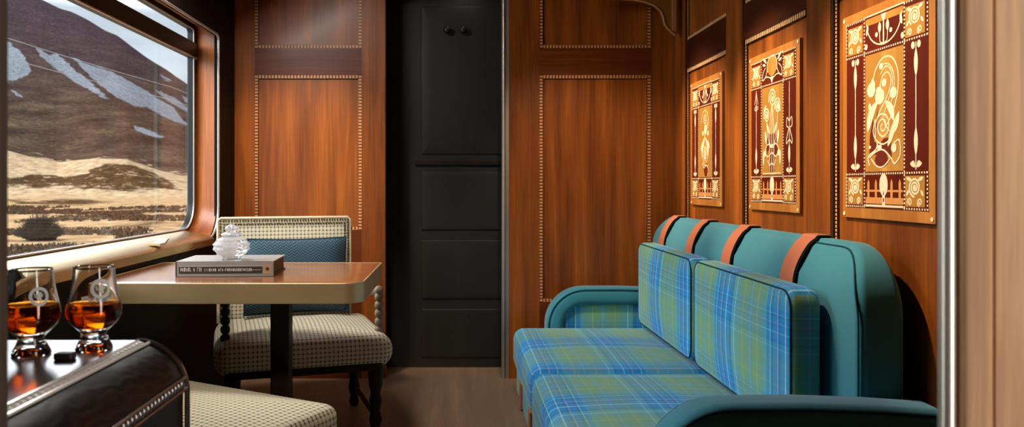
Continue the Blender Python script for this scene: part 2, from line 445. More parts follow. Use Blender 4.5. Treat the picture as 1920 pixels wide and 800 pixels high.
partition(-1.40, -.388, -1.105, -.518, 0)
wbr = partition(.290, 1.30, .458, 1.070, 1)
m = MB()
m.loops([[(.262+.012*math.cos(a)-.0, YB-.006+.02+.022*math.sin(a), z) for a in [2*PI*i/20 for i in range(20)]] for z in (0.0, ZC)])
m.box(.268, YB+.002, 0, .291, YB+.06, ZC)
m.build('metal_edge_strip', M['steel'], wbr)
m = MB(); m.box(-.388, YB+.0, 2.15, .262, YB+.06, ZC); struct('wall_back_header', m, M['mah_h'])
# vestibule beyond the doorway
m = MB(); m.box(-.66, YB+.06, 0, -.46, 4.75, ZC); struct('wall_vestibule_left', m, M['dark_wood'])
m = MB(); m.box(.40, YB+.06, 0, .5, 4.75, ZC); struct('wall_vestibule_right', m, M['dark_wood'])
YD = 4.46
m = MB(); m.box(-.46, YD, 0, .40, YD+.05, ZC); d1 = struct('door_1', m, M['door'])
m = MB()
for z in (1.19,):
    m.box(-.24, YD-.02, z-.011, .34, YD, z+.011)
m.build('grab_rail', M['dark_wood'], d1)
m = MB()
for a, b, z0, z1 in ((-.2, .36, .80, 1.14), (-.2, .36, .40, .74), (-.2, .36, .06, .34), (-.2, .36, 1.24, 2.1)):
    m.slab('y', ((a+b)/2, YD-.003, (z0+z1)/2), (b-a)/2, (z1-z0)/2, .006, .004, .004)
m.build('door_panel', M['door'], d1)
for px, lab in ((838, 'small dark round coat hook at left on the dim vestibule door'), (868, 'small dark round coat hook at right on the dim vestibule door')):
    x = (px-CX)*4.44/F; z = H+(CY-58)*4.44/F
    t = thing('coat_hook', lab, 'hook', (x, YD-.006, z))
    m = MB(); m.lathe([(.012, 0), (.012, -.006), (.006, -.008), (.006, -.03)], (x, YD-.006, z), 14, 'y'); m.build('hook_stem', M['rubber'], t)
    m = MB(); m.ball((x, YD-.045, z), .022, 14, 8); m.build('hook_knob', M['rubber'], t)

# left wall with the panoramic window opening
WY0, WY1 = 2.0, 3.91; WZ0, WZ1 = .80, 1.826; GX = -1.36
def rrect(y0, y1, z0, z1, rb, rt, n=8):
    pts = []
    for cy, cz, r, a0 in ((y1-rt, z1-rt, rt, 0), (y0+rt, z1-rt, rt, 90), (y0+rb, z0+rb, rb, 180), (y1-rb, z0+rb, rb, 270)):
        pts += arc(cy, cz, r, a0, a0+90, n)
    return pts
inn = rrect(WY0, WY1, WZ0, WZ1, .15, .03); outg = rrect(WY0+.02, WY1+.09, .828, 1.90, .15, .03)
def outer_of(pts, y0, y1, z0, z1):
    res = []
    cy, cz = (WY0+WY1)/2, (WZ0+WZ1)/2
    n = 9
    for i, (y, z) in enumerate(pts):
        kx = i // n; j = i % n
        corner = ((y1, z1), (y0, z1), (y0, z0), (y1, z0))[kx]
        if j == n//2: res.append(corner)
        elif (j < n//2) == (kx % 2 == 0): res.append((corner[0], z + (corner[1]-z)*(j/(n//2)) if kx % 2 == 0 else z))
        else: res.append((y + (corner[0]-y)*0, corner[1]))
    return res
# (simple and robust: the wall face as four boxes plus rounded corner fillets)
m = MB(); X2 = GX-.03
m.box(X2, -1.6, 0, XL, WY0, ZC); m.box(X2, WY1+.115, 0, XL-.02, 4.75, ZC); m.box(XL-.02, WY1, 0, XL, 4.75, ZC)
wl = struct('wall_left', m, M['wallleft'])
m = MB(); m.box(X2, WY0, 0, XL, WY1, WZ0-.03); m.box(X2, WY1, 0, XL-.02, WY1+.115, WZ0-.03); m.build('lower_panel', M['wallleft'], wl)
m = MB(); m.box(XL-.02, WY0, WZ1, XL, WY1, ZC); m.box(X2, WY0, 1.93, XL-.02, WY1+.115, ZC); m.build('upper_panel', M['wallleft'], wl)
for yy, sgn in ((WY1, -1), (WY0, 1)):             # rounded fillets of the lower corners
    m = MB(); r = .15
    pts = [(yy, WZ0-.03), (yy+sgn*r, WZ0-.03), (yy+sgn*r, WZ0)]+[(yy+sgn*(r-r*math.sin(math.radians(t))), WZ0+r-r*math.cos(math.radians(t))) for t in range(0, 91, 9)]
    m.prism(pts, 'x', XL-.012, XL); m.build('corner_fillet', M['wallleft'], wl)
# reveal: lining between the room side and the glass
m = MB(); m.loops([[(XL-.001, y, z) for y, z in inn], [(XL-.06, y+.0, z+.0) for y, z in [(a+(c-a)*.4, b+(d-b)*.4) for (a, b), (c, d) in zip(inn, outg)]], [(GX-.02, y, z) for y, z in outg]], cap0=False, cap1=False)
rv = struct('trim_20', m, M['reveal'])
m = MB(); m.tube([(XL+.002, y, z) for y, z in inn], .006, 8, closed=True); m.build('chrome_edge', M['chrome'], rv)
# brass sill ledge
m = MB()
sp = [(GX-.0, .834), (GX+.02, .834), (XL+.006, .806), (XL+.016, .796), (XL+.016, .766), (XL-.0, .76), (GX, .76)]
m.prism([(p[0], p[1]) for p in sp], 'y', WY0-.0, WY1-.11)
sl = struct('trim_21', m, M['brass_y'])
m = MB(); m.prism([(3.10, .815), (3.16, .815), (3.205, .838), (3.185, .838), (3.15, .824), (3.10, .824)], 'x', XL-.03, XL+.0165); m.build('sill_clip', M['brass'], sl)
# window: frame, transom, panes
w1 = bpy.data.objects.new('window_1', None); C.objects.link(w1); w1.location = (GX, 2.65, .83); w1['kind'] = 'structure'
fr_o = rrect(WY0+.0, WY1+.11, .80, 1.93, .16, .04); fr_i = rrect(WY0+.05, WY1+.05, .840, 1.865, .135, .02)
m = MB(); m.loops([[(GX-.03, y, z) for y, z in fr_o], [(GX-.0, y, z) for y, z in fr_o], [(GX+.004, y, z) for y, z in fr_i], [(GX-.03, y, z) for y, z in fr_i]], cap0=False, cap1=False)
m.build('window_frame', M['rubber'], w1)
m = MB(); m.tube([(GX+.004, y, z) for y, z in fr_i], .004, 8, closed=True); m.build('chrome_bead', M['chrome'], w1)
m = MB(); m.slab('z', (GX+.002, 2.66, 1.752), .022, 1.29, .040, .008, .008); m.build('transom_bar', M['rubber'], w1)
m = MB(); m.tube([(GX+.02, WY0+.05, 1.713), (GX+.02, WY1+.05, 1.713)], .004, 8); m.build('chrome_line', M['chrome'], w1)
m = MB(); m.box(GX-.016, WY0+.03, .82, GX-.012, WY1+.07, 1.72); m.build('pane', M['pane'], w1)
m = MB(); m.box(GX-.016, WY0+.03, 1.785, GX-.012, WY1+.07, 1.88); m.build('vent_pane', M['pane'], w1)

# walls behind the camera and the doorway it looks through
m = MB(); m.box(-1.5, -1.66, 0, 1.5, -1.6, ZC); struct('wall_rear', m, M['mah_v'])
YF = .62
m = MB(); m.box(.4345, YF-.004, 0, 1.3, YF+.010, ZC); wf = struct('wall_front', m, M['front'])
m = MB(); m.slab('y', (.4165, YF-.002, ZC/2), .0125, ZC/2, .009, .004, .004); m.build('door_stile', M['front'], wf)
m = MB(); m.box(.425, YF+.004, 0, .435, YF+.010, ZC); m.build('groove', M['dark_wood'], wf)
m = MB(); m.lathe([(.0062, 0), (.0062, ZC)], (.3962, YF-.002, 0), 24); m.build('chrome_edge', M['chrome'], wf)
m = MB(); m.box(.425, YF+.012, .02, 1.19, YF+.020, ZC-.02); m.build('inner_lining', M['dark_wood'], wf)  # unseen dark board added to cut bounce light onto the sofa end
m = MB(); m.slab('y', (-.3766, YF, ZC/2), .0106, ZC/2, .008, .004, .004); m.box(-1.4, YF+.0, 0, -.386, YF+.010, ZC)
wfl = struct('wall_front_left', m, M['frontdark'])
m = MB(); m.box(-1.2, YF+.012, .02, -.40, YF+.020, ZC-.02); m.build('inner_lining', M['dark_wood'], wfl)  # left counterpart, likewise added to soak up bounce light

# ------------------------------------------------------------------ marquetry plaques
class PL:
    """flat veneer pieces on a plaque: u runs from the far edge towards the near edge, v up"""
    def __init__(s, y0, z0): s.m = MB(); s.y0, s.z0 = y0, z0; s.k = 0
    def P(s, u, v, t): return (XR+REC-.012-t, s.y0-u, s.z0+v)
    def poly(s, pts, h=.001, mi=0):
        s.k += 1; h = h*.4+s.k*3e-6
        s.m.loops([[s.P(u, v, -.0006) for u, v in pts], [s.P(u, v, h) for u, v in pts]], cap0=False, mi=mi); return s
    def rect(s, u0, v0, u1, v1, h=.001, mi=0): return s.poly([(u0, v0), (u1, v0), (u1, v1), (u0, v1)], h, mi)
    def disc(s, u, v, r, ry=None, h=.0016, n=14, mi=0):
        ry = ry or r
        return s.poly([(u+r*math.cos(2*PI*i/n), v+ry*math.sin(2*PI*i/n)) for i in range(n)], h, mi)
    def stroke(s, pts, w=.003, h=.0016, taper=False, mi=0):
        pts = [Vector((p[0], p[1])) for p in pts]; N = len(pts); L, R = [], []
        for i, p in enumerate(pts):
            t = (pts[min(i+1, N-1)]-pts[max(i-1, 0)]).normalized(); nn = Vector((-t.y, t.x))
            ww = w/2*((.35+.65*(1-i/(N-1))) if taper else 1)
            L.append(p+nn*ww); R.append(p-nn*ww)
        for i in range(N-1):
            s.poly([L[i], R[i], R[i+1], L[i+1]], h, mi)
        return s
    def curve(s, ctrl, w=.003, h=.0016, taper=False, n=7):
        return s.stroke(catmull(ctrl, n), w, h, taper)
    def spiral(s, u, v, r0, r1, turns, w=.0026, a0=0, h=.0018, sy=1.0):
        n = int(18*turns)
        return s.stroke([(u+(r0+(r1-r0)*i/n)*math.cos(a0+2*PI*turns*i/n), v+sy*(r0+(r1-r0)*i/n)*math.sin(a0+2*PI*turns*i/n)) for i in range(n+1)], w, h)
    def leaf(s, p0, p1, w, h=.0016, bend=0.0):
        a, b = Vector(p0), Vector(p1); d = b-a; nn = Vector((-d.y, d.x)).normalized(); L, R = [], []
        for i in range(9):
            f = i/8; c = a+d*f+nn*(bend*math.sin(PI*f)); ww = w*math.sin(PI*min(1, f*.96+.04))**.8
            L.append(c+nn*ww/2); R.append(c-nn*ww/2)
        return s.poly(L+list(reversed(R)), h)
    def dots(s, p0, p1, step=.0108, sz=.0052, h=.0016):
        a, b = Vector(p0), Vector(p1); d = b-a; n = max(1, round(d.length/step)); e = d.normalized()
        nn = Vector((-e.y, e.x))
        for i in range(n+1):
            c = a+d*(i/n); q = sz/2
            s.poly([c-e*q-nn*q, c+e*q-nn*q, c+e*q+nn*q, c-e*q+nn*q], h)
        return s
    def build(s, name, mat, parent): return s.m.build(name, mat, parent, smooth=0)
def catmull(c, n=7):
    c = [Vector(p[:2]) for p in c]; res = []
    for i in range(len(c)-1):
        p0, p1, p2, p3 = c[max(i-1, 0)], c[i], c[i+1], c[min(i+2, len(c)-1)]
        for j in range(n):
            t = j/n
            res.append(.5*((2*p1)+(p2-p0)*t+(2*p0-5*p1+4*p2-p3)*t*t+(3*p1-p0-3*p2+p3)*t**3))
    res.append(c[-1]); return res

PW, PH = .462, .618
def plaque(y0, z0, design, label):
    t = thing('marquetry_panel', label, 'wall panel', (XR+REC, y0-PW/2, z0), group='inlaid panels on the right wall')
    m = MB(); m.slab('x', (XR+REC-.005, y0-PW/2, z0+PH/2), PW/2, PH/2, .006, .003, .002)
    m.build('border', M['m_border'], t)
    b = .028; q = .098; c0, c1 = b+q+.004, PW-b-q-.004      # border, corner block, centre column
    vt0 = PH-b-.006-q; vb1 = b+q+.004
    p = PL(y0, z0); p.rect(b, b+.004, PW-b, PH-b, .0004); p.build('dark_ground', M['m_maroon'], t)
    p = PL(y0, z0); p.rect(c0+.005, vb1+.008, c1-.005, vt0-.008, .0010); cg = p.build('centre_ground', M['m_ochre'], t)
    # corner blocks with a coiled rose
    for i, (u0, v0) in enumerate(((b+.007, vt0+.007), (c1+.003, vt0+.007), (b+.007, b+.014), (c1+.003, b+.014))):
        s_ = q-.012
        p = PL(y0, z0); p.rect(u0, v0, u0+s_, v0+s_-.004, .0010); cb = p.build('corner_block', M['m_ochre'], t)
        p = PL(y0, z0); cu, cv = u0+s_/2, v0+s_*.6
        p.spiral(cu, cv, .003, s_*.30, 2.6, .0055, .3*i); p.disc(cu, cv, .006)
        p.spiral(cu-s_*.26, v0+s_*.14, .002, s_*.13, 1.4, .004, 1); p.spiral(cu+s_*.26, v0+s_*.14, .002, s_*.13, 1.4, .004, 2)
        p.leaf((u0+.006, v0+s_*.9), (u0+s_*.36, v0+s_*.80), .010); p.leaf((u0+s_-.006, v0+s_*.9), (u0+s_*.64, v0+s_*.80), .010)
        p.leaf((u0+.006, v0+s_*.34), (u0+s_*.2, v0+s_*.52), .009); p.leaf((u0+s_-.006, v0+s_*.34), (u0+s_*.8, v0+s_*.52), .009)
        p.build('rose_inlay', M['m_ivory'], cb)
    # chequer stringing
    p = PL(y0, z0); D = .0045
    p.dots((b+D-.001, vt0), (PW-b-D+.001, vt0)); p.dots((b+D-.001, vb1+.002), (PW-b-D+.001, vb1+.002))
    for u in (c0, c1): p.dots((u, b+.012), (u, PH-b-.003))
    for u in (b+.001, PW-b-.001):
        p.dots((u, vt0), (u, PH-b-.002)); p.dots((u, b+.008), (u, vb1+.002))
    for u0, u1 in ((b, c0), (c1, PW-b)):
        p.dots((u0, PH-b-.002), (u1, PH-b-.002)); p.dots((u0, b+.008), (u1, b+.008))
    p.build('chequer_stringing', M['m_ivory'], t)
    # pale lines and corner pins
    p = PL(y0, z0); p.stroke([(c0, PH-b+.001), (c1, PH-b+.001)], .004); p.build('line_inlay', M['m_ivory'], t)
    p = PL(y0, z0); p.stroke([(c0+.006, b+.012), (c1-.006, b+.012)], .006); p.build('line_inlay', M['m_ivory'], t)
    for u in (.012, PW-.012):
        for v in (.012, PH-.012):
            p = PL(y0, z0); p.disc(u, v, .006); p.build('corner_pin', M['m_ivory'], t)
    # side stems
    for u in ((b+c0)/2, (c1+PW-b)/2):
        p = PL(y0, z0); va, vb = vb1+.03, vt0-.03
        p.stroke([(u, va-.02), (u, vb+.02)], .0036)
        if design != 2:
            p.leaf((u, vb-.07), (u, vb+.005), .017); p.disc(u-.013, vb+.012, .008, .010); p.disc(u+.013, vb+.012, .008, .010)
        elif u < PW/2:
            p.spiral(u-.011, vb-.05, .003, .011, 1.2, .003); p.spiral(u+.011, vb-.05, .003, .011, 1.2, .003, PI)
            p.curve([(u-.018, vb-.035), (u-.008, vb-.01), (u, vb+.01), (u+.008, vb-.01), (u+.018, vb-.035)], .003)
        else:
            w0 = va+.11
            for sg in (-1, 1):
                p.curve([(u, w0+.06), (u+sg*.02, w0+.075), (u+sg*.022, w0+.045), (u+sg*.006, w0+.035), (u+sg*.024, w0-.005), (u+sg*.022, w0-.02), (u+sg*.012, w0-.012), (u, w0-.005)], .0042)
        p.leaf((u, va+.09), (u, va+.015), .017)
        for sg in (-1, 1): p.leaf((u+sg*.003, va-.012), (u+sg*.026, va-.004), .017, bend=.004*sg)
        p.build('side_stem_inlay', M['m_ivory'], t)
    # fence and little tree below
    uc = PW/2
    p = PL(y0, z0); p.rect(c0+.006, b+.018, c1-.006, b+.036, .0009)
    p.rect(c0+.008, b+.052, c1-.008, b+.058, .0011)
    for i in range(5):
        if i == 2: continue
        u = c0+.022+i*(c1-c0-.044)/4
        p.poly([(u-.0055, b+.03), (u+.0055, b+.03), (u+.0055, b+.078), (u, b+.088), (u-.0055, b+.078)], .0014)
    p.build('fence_inlay', M['m_orange'], t)
    p = PL(y0, z0); p.disc(uc, b+.072, .021, .032, .0018, 18); p.stroke([(uc, b+.014), (uc, b+.05)], .014, .0018)
    tr = p.build('tree_inlay', M['m_ivory'], t)
    p = PL(y0, z0); p.rect(uc-.003, b+.024, uc+.003, b+.034, .0024); p.poly([(uc-.003, b+.044), (uc+.003, b+.044), (uc, b+.056)], .0024); p.build('trunk_mark', M['m_dark'], tr)
    # header picture
    hb, ht_ = vt0+.010, PH-b-.006; w2 = (c1-c0)/2-.008
    if design == 2:
        p = PL(y0, z0); p.disc(uc, hb+.058, .043, .038, .0012, 22); p.build('header_ground', M['m_ochre'], t)
        p = PL(y0, z0)
        p.stroke([(uc+.046*math.cos(a), hb+.058+.040*math.sin(a)) for a in [-.5+(PI+1.0)*i/24 for i in range(25)]], .004)
        for sg in (-1, 1):
            p.curve([(uc+sg*.044, hb+.05), (uc+sg*.06, hb+.025), (uc+sg*.088, hb+.012), (uc+sg*.085, hb+.04), (uc+sg*.06, hb+.06)], .0036)
            p.curve([(uc+sg*.088, hb+.012), (uc+sg*.05, hb+.022), (uc+sg*.01, hb+.012)], .0042)
            p.leaf((uc+sg*.05, hb+.075), (uc+sg*.085, hb+.1), .012); p.leaf((uc+sg*.06, hb+.068), (uc+sg*.09, hb+.075), .010)
        p.poly([(uc-.018, hb+.018), (uc+.018, hb+.018), (uc, hb-.008)], .0018)
        p.build('header_inlay', M['m_ivory'], t)
    else:
        p = PL(y0, z0); p.rect(c0+.006, ht_-.020, c1-.006, ht_, .0008); p.build('header_ground', M['m_ochre'], t)
        p = PL(y0, z0)
        p.stroke([(uc+(w2-.006)*math.cos(a), hb+.074+.072*math.sin(a)) for a in [PI+PI*i/24 for i in range(25)]], .0042)
        p.stroke([(uc, hb+.004), (uc, ht_)], .006); p.poly([(uc-.014, ht_), (uc+.014, ht_), (uc+.003, ht_-.02), (uc-.003, ht_-.02)], .0018)
        for sg in (-1, 1):
            p.curve([(uc+sg*.006, hb+.006), (uc+sg*.018, hb+.012), (uc+sg*.020, hb+.045)], .003); p.leaf((uc+sg*.020, hb+.036), (uc+sg*.020, hb+.068), .016)
            p.disc(uc+sg*.036, hb+.034, .007); p.disc(uc+sg*(w2-.002), hb+.008, .007, .009); p.leaf((uc+sg*(w2-.004), hb+.04), (uc+sg*(w2-.012), hb+.07), .012)
        p.build('header_inlay', M['m_ivory'], t)
    # centre picture (heights as fractions of the centre column)
    V0, V1 = vb1+.012, vt0-.012; U0, U1 = c0+.008, c1-.008
    def Q(a, c): return (U0+(U1-U0)*a, V0+(V1-V0)*c)
    def QQ(*pp): return [Q(*x) for x in pp]
    if design == 3:
        p = PL(y0, z0)
        p.poly(QQ((.12, .30), (.2, .44), (.28, .36), (.24, .25), (.36, .22), (.30, .16), (.1, .12)), .0013)
        p.poly(QQ((.16, .14), (.36, .22), (.52, .27), (.70, .27), (.72, .10), (.55, .13), (.35, .13)), .0013)
        p.disc(*Q(.44, .085), .034, .022, .0013, 16); p.poly(QQ((.26, .40), (.34, .52), (.38, .60), (.33, .46), (.30, .36)), .0013)
        p.build('dark_inlay', M['m_dark'], cg)
        p = PL(y0, z0)
        p.curve(QQ((.2, .78), (.3, .88), (.5, .955), (.74, .93), (.88, .80), (.86, .62), (.72, .46), (.55, .36)), .0045)
        p.curve(QQ((.4, .72), (.48, .80), (.62, .82), (.7, .74), (.6, .62), (.4, .50), (.28, .40), (.28, .28)), .004)
        p.curve(QQ((.5, .9), (.66, .88), (.78, .78), (.76, .62), (.62, .5)), .0035)
        p.curve(QQ((.42, .82), (.56, .875), (.70, .83), (.74, .7), (.6, .55), (.5, .44), (.66, .32)), .0035)
        for a, c_, r in ((.16, .70, .022), (.40, .63, .024), (.20, .74, .014), (.36, .68, .012), (.52, .74, .012), (.76, .64, .017), (.44, .885, .010)):
            p.disc(*Q(a, c_), r, r*.95)
        p.leaf(Q(.2, .80), Q(.2, .70), .018); p.leaf(Q(.42, .72), Q(.36, .62), .02)
        p.disc(*Q(.12, .555), .007, .011)
        p.leaf(Q(.06, .34), Q(.36, .60), .030, bend=.012); p.leaf(Q(.56, .58), Q(.78, .40), .026, bend=.008)
        p.leaf(Q(.66, .28), Q(.92, .48), .026, bend=-.006); p.leaf(Q(.62, .20), Q(.80, .36), .018)
        p.spiral(*Q(.48, .37), .004, .038, 2.2, .0048, 1.2)
        p.curve(QQ((.28, .44), (.22, .34), (.3, .26), (.5, .22), (.72, .27), (.78, .36)), .0045)
        p.curve(QQ((.10, .11), (.3, .16), (.5, .17), (.7, .10), (.8, .05), (.94, .12), (.92, .24), (.78, .22)), .0045)
        p.curve(QQ((.12, .04), (.08, .12), (.3, .18), (.34, .24)), .0045); p.curve(QQ((.16, .10), (.32, .035), (.5, .03), (.68, .09)), .004)
        p.rect(*Q(.34, .175), *Q(.46, .215), .002); p.rect(*Q(.1, .19), *Q(.16, .215), .002); p.disc(*Q(.78, .18), .013)
        p.build('flower_inlay', M['m_ivory'], cg)
    elif design == 2:
        p = PL(y0, z0)
        p.rect(*Q(.36, .02), *Q(.64, .46), .0012); p.poly(QQ((.24, .22), (.36, .3), (.36, .44), (.22, .4)), .0012); p.poly(QQ((.64, .2), (.8, .26), (.74, .44), (.64, .44)), .0012)
        p.build('dark_inlay', M['m_dark'], cg)
        p = PL(y0, z0)
        for a, c_, r in ((.52, .87, .034), (.78, .77, .028), (.24, .68, .027)):
            p.spiral(*Q(a, c_), .003, r, 2.4, .0058, 1.0, sy=1.1); p.disc(*Q(a, c_), .007)
        for a in (.40, .5, .60): p.curve(QQ((a, .02), (a, .3), (a+(.5-a)*.2, .6), (.5, .8)), .0045)
        p.curve(QQ((.4, .3), (.28, .5), (.24, .62)), .004); p.curve(QQ((.6, .3), (.74, .5), (.78, .70)), .004)
        for sg in (-1, 1):
            p.curve(QQ((.5, .25), (.5+sg*.2, .20), (.5+sg*.34, .26), (.5+sg*.22, .34), (.5, .33)), .005)
            p.leaf(Q(.5+sg*.34, .5), Q(.5+sg*.26, .34), .018); p.leaf(Q(.5+sg*.3, .80), Q(.5+sg*.42, .70), .016)
            p.disc(*Q(.5+sg*.34, .24), .012); p.curve(QQ((.5, .13), (.5+sg*.12, .1), (.5+sg*.2, .16)), .004)
            p.leaf(Q(.5+sg*.4, .1), Q(.5+sg*.42, .28), .014); p.leaf(Q(.5+sg*.24, .58), Q(.5+sg*.12, .46), .014)
        p.rect(*Q(.42, .30), *Q(.58, .325), .002); p.rect(*Q(.06, .0), *Q(.94, .012), .002)
        p.build('rose_inlay', M['m_ivory'], cg)
    else:
        p = PL(y0, z0)
        p.disc(*Q(.56, .08), .026, .030, .0013, 16); p.poly(QQ((.34, .12), (.48, .16), (.6, .2), (.66, .12), (.8, .14), (.78, .05), (.5, .04)), .0013)
        p.build('dark_inlay', M['m_dark'], cg)
        p = PL(y0, z0)
        p.curve(QQ((.2, .78), (.3, .92), (.52, .96), (.72, .88), (.74, .74), (.5, .6), (.34, .46), (.3, .3), (.44, .16)), .0045)
        p.curve(QQ((.74, .78), (.6, .7), (.48, .58), (.66, .48), (.76, .34), (.62, .2)), .0045)
        p.spiral(*Q(.5, .84), .004, .026, 1.8, .005, 1); p.disc(*Q(.54, .68), .020, .024); p.disc(*Q(.34, .63), .012); p.disc(*Q(.74, .62), .012)
        p.leaf(Q(.26, .28), Q(.50, .58), .028, bend=.012); p.leaf(Q(.74, .28), Q(.56, .56), .026, bend=-.012)
        p.leaf(Q(.16, .38), Q(.30, .50), .014); p.leaf(Q(.86, .4), Q(.72, .52), .014)
        p.spiral(*Q(.5, .33), .004, .034, 2, .005, 2); p.leaf(Q(.5, .22), Q(.5, .46), .018)
        p.curve(QQ((.3, .2), (.4, .12), (.6, .16), (.76, .1), (.7, .02)), .0045); p.rect(*Q(.5, .14), *Q(.58, .17), .002)
        p.build('flower_inlay', M['m_ivory'], cg)
    return t
plaque(3.705+PW/2, .961, 1, 'inlaid wood panel with slim leafy flower design, farthest of three above the sofa')
plaque(2.920+PW/2, .961, 2, 'inlaid wood panel with three coiled roses on tall stems, above sofa middle')
plaque(2.158+PW/2, .961, 3, 'inlaid wood panel with looping stems and drooping flowers, nearest the chrome door edge')

# ------------------------------------------------------------------ luggage rack with its brass bracket
t = thing('luggage_rack', 'brass luggage rack end with curved bracket high in the back right corner', 'luggage rack', (1.1, 4.06, 1.86))
def at(px, py, d): return ((px-CX)*d/F, H+(CY-py)*d/F)
prof = [at(x, y, 4.07) for x, y in ((1100, -14), (1100, -4), (1185, 1), (1208, 5), (1226, 12), (1237, 22), (1242, 34), (1244, 46), (1250, 55), (1258, 62), (1264, 67), (1272, 62), (1272, -14))]
m = MB(); m.prism(prof, 'y', 4.055, 4.085); m.build('bracket', M['oldbrass'], t)
m = MB(); m.tube([(x, 4.052, z) for x, z in prof[1:11]], .005, 8); m.build('bracket_rim', M['brass'], t)
m = MB(); m.box(XR-.055, 4.045, prof[10][1]+.02, XR-.035, 4.056, 2.09); m.build('bracket_rib', M['brass'], t)
m = MB()
for x in (.92, .99, 1.06, 1.13): m.tube([(x, 1.3, 2.105), (x, 4.12, 2.105)], .010, 8)
m.build('rack_rail', M['oldbrass'], t)

# ------------------------------------------------------------------ sofa
sofa = thing('sofa', 'teal velvet sofa with tartan seat and tan leather straps along the right wall', 'sofa', (.75, 3.0, 0))
m = MB(); m.slab('z', (.735, 2.955, .07), .415, 1.02, .07, .02, .01); m.build('base', M['velvet'], sofa)
m = MB(); m.box(.312, 2.0, .012, .322, 3.93, .128); m.build('front_apron', M['plaid'], sofa)
m = MB()
SX0 = .292
m.slab('z', (.66, 2.497, .232), .368, .497, .102, .05, .055, (0, .012)); m.build('seat_cushion', M['plaid'], sofa)
m = MB(); m.slab('z', (.66, 3.467, .232), .368, .473, .102, .05, .055, (0, .012)); m.build('seat_cushion', M['plaid'], sofa)
def lean(x, z): return .060*max(0, min(1, (z-.75)/.14))**2*max(0, min(1, (1.16-x)/.11))
m = MB(); m.slab('x', (1.108, 3.0375, .469), 1.0525, .429, .0625, [.13, .19, .02, .02], .026, (.004, 0), seg=10, eseg=9)
for v in m.bm.verts: v.co.x += lean(v.co.x, v.co.z)
m.build('backrest', M['velvet'], sofa, smooth=60)
def strap_path(xf, xr, z0, z1, r):
    pts = [(xf, z0), (xf, .6), (xf, .74)]+[(xf, .77+.02*i) for i in range(6) if .77+.02*i < z1-r]
    pts += [(xf+r-r*math.cos(math.radians(a)), z1-r+r*math.sin(math.radians(a))) for a in range(10, 91, 10)]+[(xr, z1)]
    pts = [(x+lean(x, z), z) for x, z in pts]
    return pts[:3]+[(p.x, p.y) for p in catmull(pts[3:], 3)]
def strap(m, path, y0, y1, th):
    """flat strap swept in x-z"""
    P = [Vector((x, z)) for x, z in path]; N = len(P); A, B = [], []
    for i, p in enumerate(P):
        t_ = (P[min(i+1, N-1)]-P[max(i-1, 0)]).normalized(); n_ = Vector((-t_.y, t_.x))
        A.append(p); B.append(p+n_*th)
    ring = A+list(reversed(B))
    m.loops([[(p.x, y0, p.y) for p in ring], [(p.x, y1, p.y) for p in ring]])
    return m
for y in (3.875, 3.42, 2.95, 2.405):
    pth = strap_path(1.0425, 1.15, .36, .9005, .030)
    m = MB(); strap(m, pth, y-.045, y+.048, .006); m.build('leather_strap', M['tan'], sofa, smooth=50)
    m = MB(); m.tube([(x-.001, y-.054, z) for x, z in pth], [.002+.008*math.sin(PI*i/(len(pth)-1))**.5 for i in range(len(pth))], 6); m.build('back_seam', M['seam'], sofa)  # dark tube stands in for the shadowed gap beside the strap
for y in (3.62, 3.16, 2.62, 2.2):
    m = MB(); m.slab('x', (.306, y, .068), .030, .062, .006, .004, .003); m.build('front_strap', M['tan'], sofa)
# arms: padded band over an inset tartan panel
def arm(y0, y1, inner):
    zc = .485; hw = (y1-y0)/2; yc = (y0+y1)/2; th = .044
    path = [(.512, .10), (.512, .22), (.512, .33)]+[(.512+.155-.155*math.cos(math.radians(a)), .33+.155*math.sin(math.radians(a))) for a in range(10, 91, 10)]+[(.85, .486), (1.02, .480), (1.175, .470)]
    P = [Vector(p) for p in path]; N = len(P); lps = []
    for i, p in enumerate(P):
        t_ = (P[min(i+1, N-1)]-P[max(i-1, 0)]).normalized(); n_ = Vector((-t_.y, t_.x)); r = .032
        lp = []
        for (sa, sb), a0 in (((1, 1), 0), ((-1, 1), 90), ((-1, -1), 180), ((1, -1), 270)):
            for a in range(0, 91, 18):
                an = math.radians(a0+a); u = sa*(hw-r)+r*math.cos(an); v = sb*(th-r)+r*math.sin(an)
                q = p+n_*v; lp.append((q.x, yc+u, q.y))
        lps.append(lp)
    m = MB(); m.loops(lps); m.build('arm_band', M['velvet'], sofa, smooth=60)
    m = MB()
    body = [(.53, .02), (.53, .33)]+[(.53+.13-.13*math.cos(math.radians(a)), .33+.13*math.sin(math.radians(a))) for a in range(15, 91, 15)]+[(1.17, .455), (1.17, .02)]
    m.prism(body, 'y', y0+.035, y1-.035); m.build('arm_panel', M['plaid_c'], sofa)
    for yy in (y0+.006, y1-.006):
        m = MB(); pts = []
        for i, p in enumerate(P):
            t_ = (P[min(i+1, N-1)]-P[max(i-1, 0)]).normalized(); n_ = Vector((-t_.y, t_.x)); q = p+n_*(th-.012); pts.append((q.x, yy, q.y))
        m.tube(pts, .005, 6); m.build('arm_piping', M['velvet_dark'], sofa)
arm(1.840, 1.968, False); arm(3.945, 4.085, True)
# piping round the visible end of the back
m = MB(); yy = 1.972
pts = [(1.047, 1.992, .50), (1.047, 1.992, .62)]+[(1.047, 1.992+.19-.19*math.cos(math.radians(a)), .695+.19*math.sin(math.radians(a))) for a in range(0, 91, 6)]+[(1.047, 2.34, .885)]
pts = [(x+lean(x, z), y, z) for x, y, z in pts]
m.tube(pts, .0028, 6); m.build('back_piping', M['velvet_dark'], sofa)
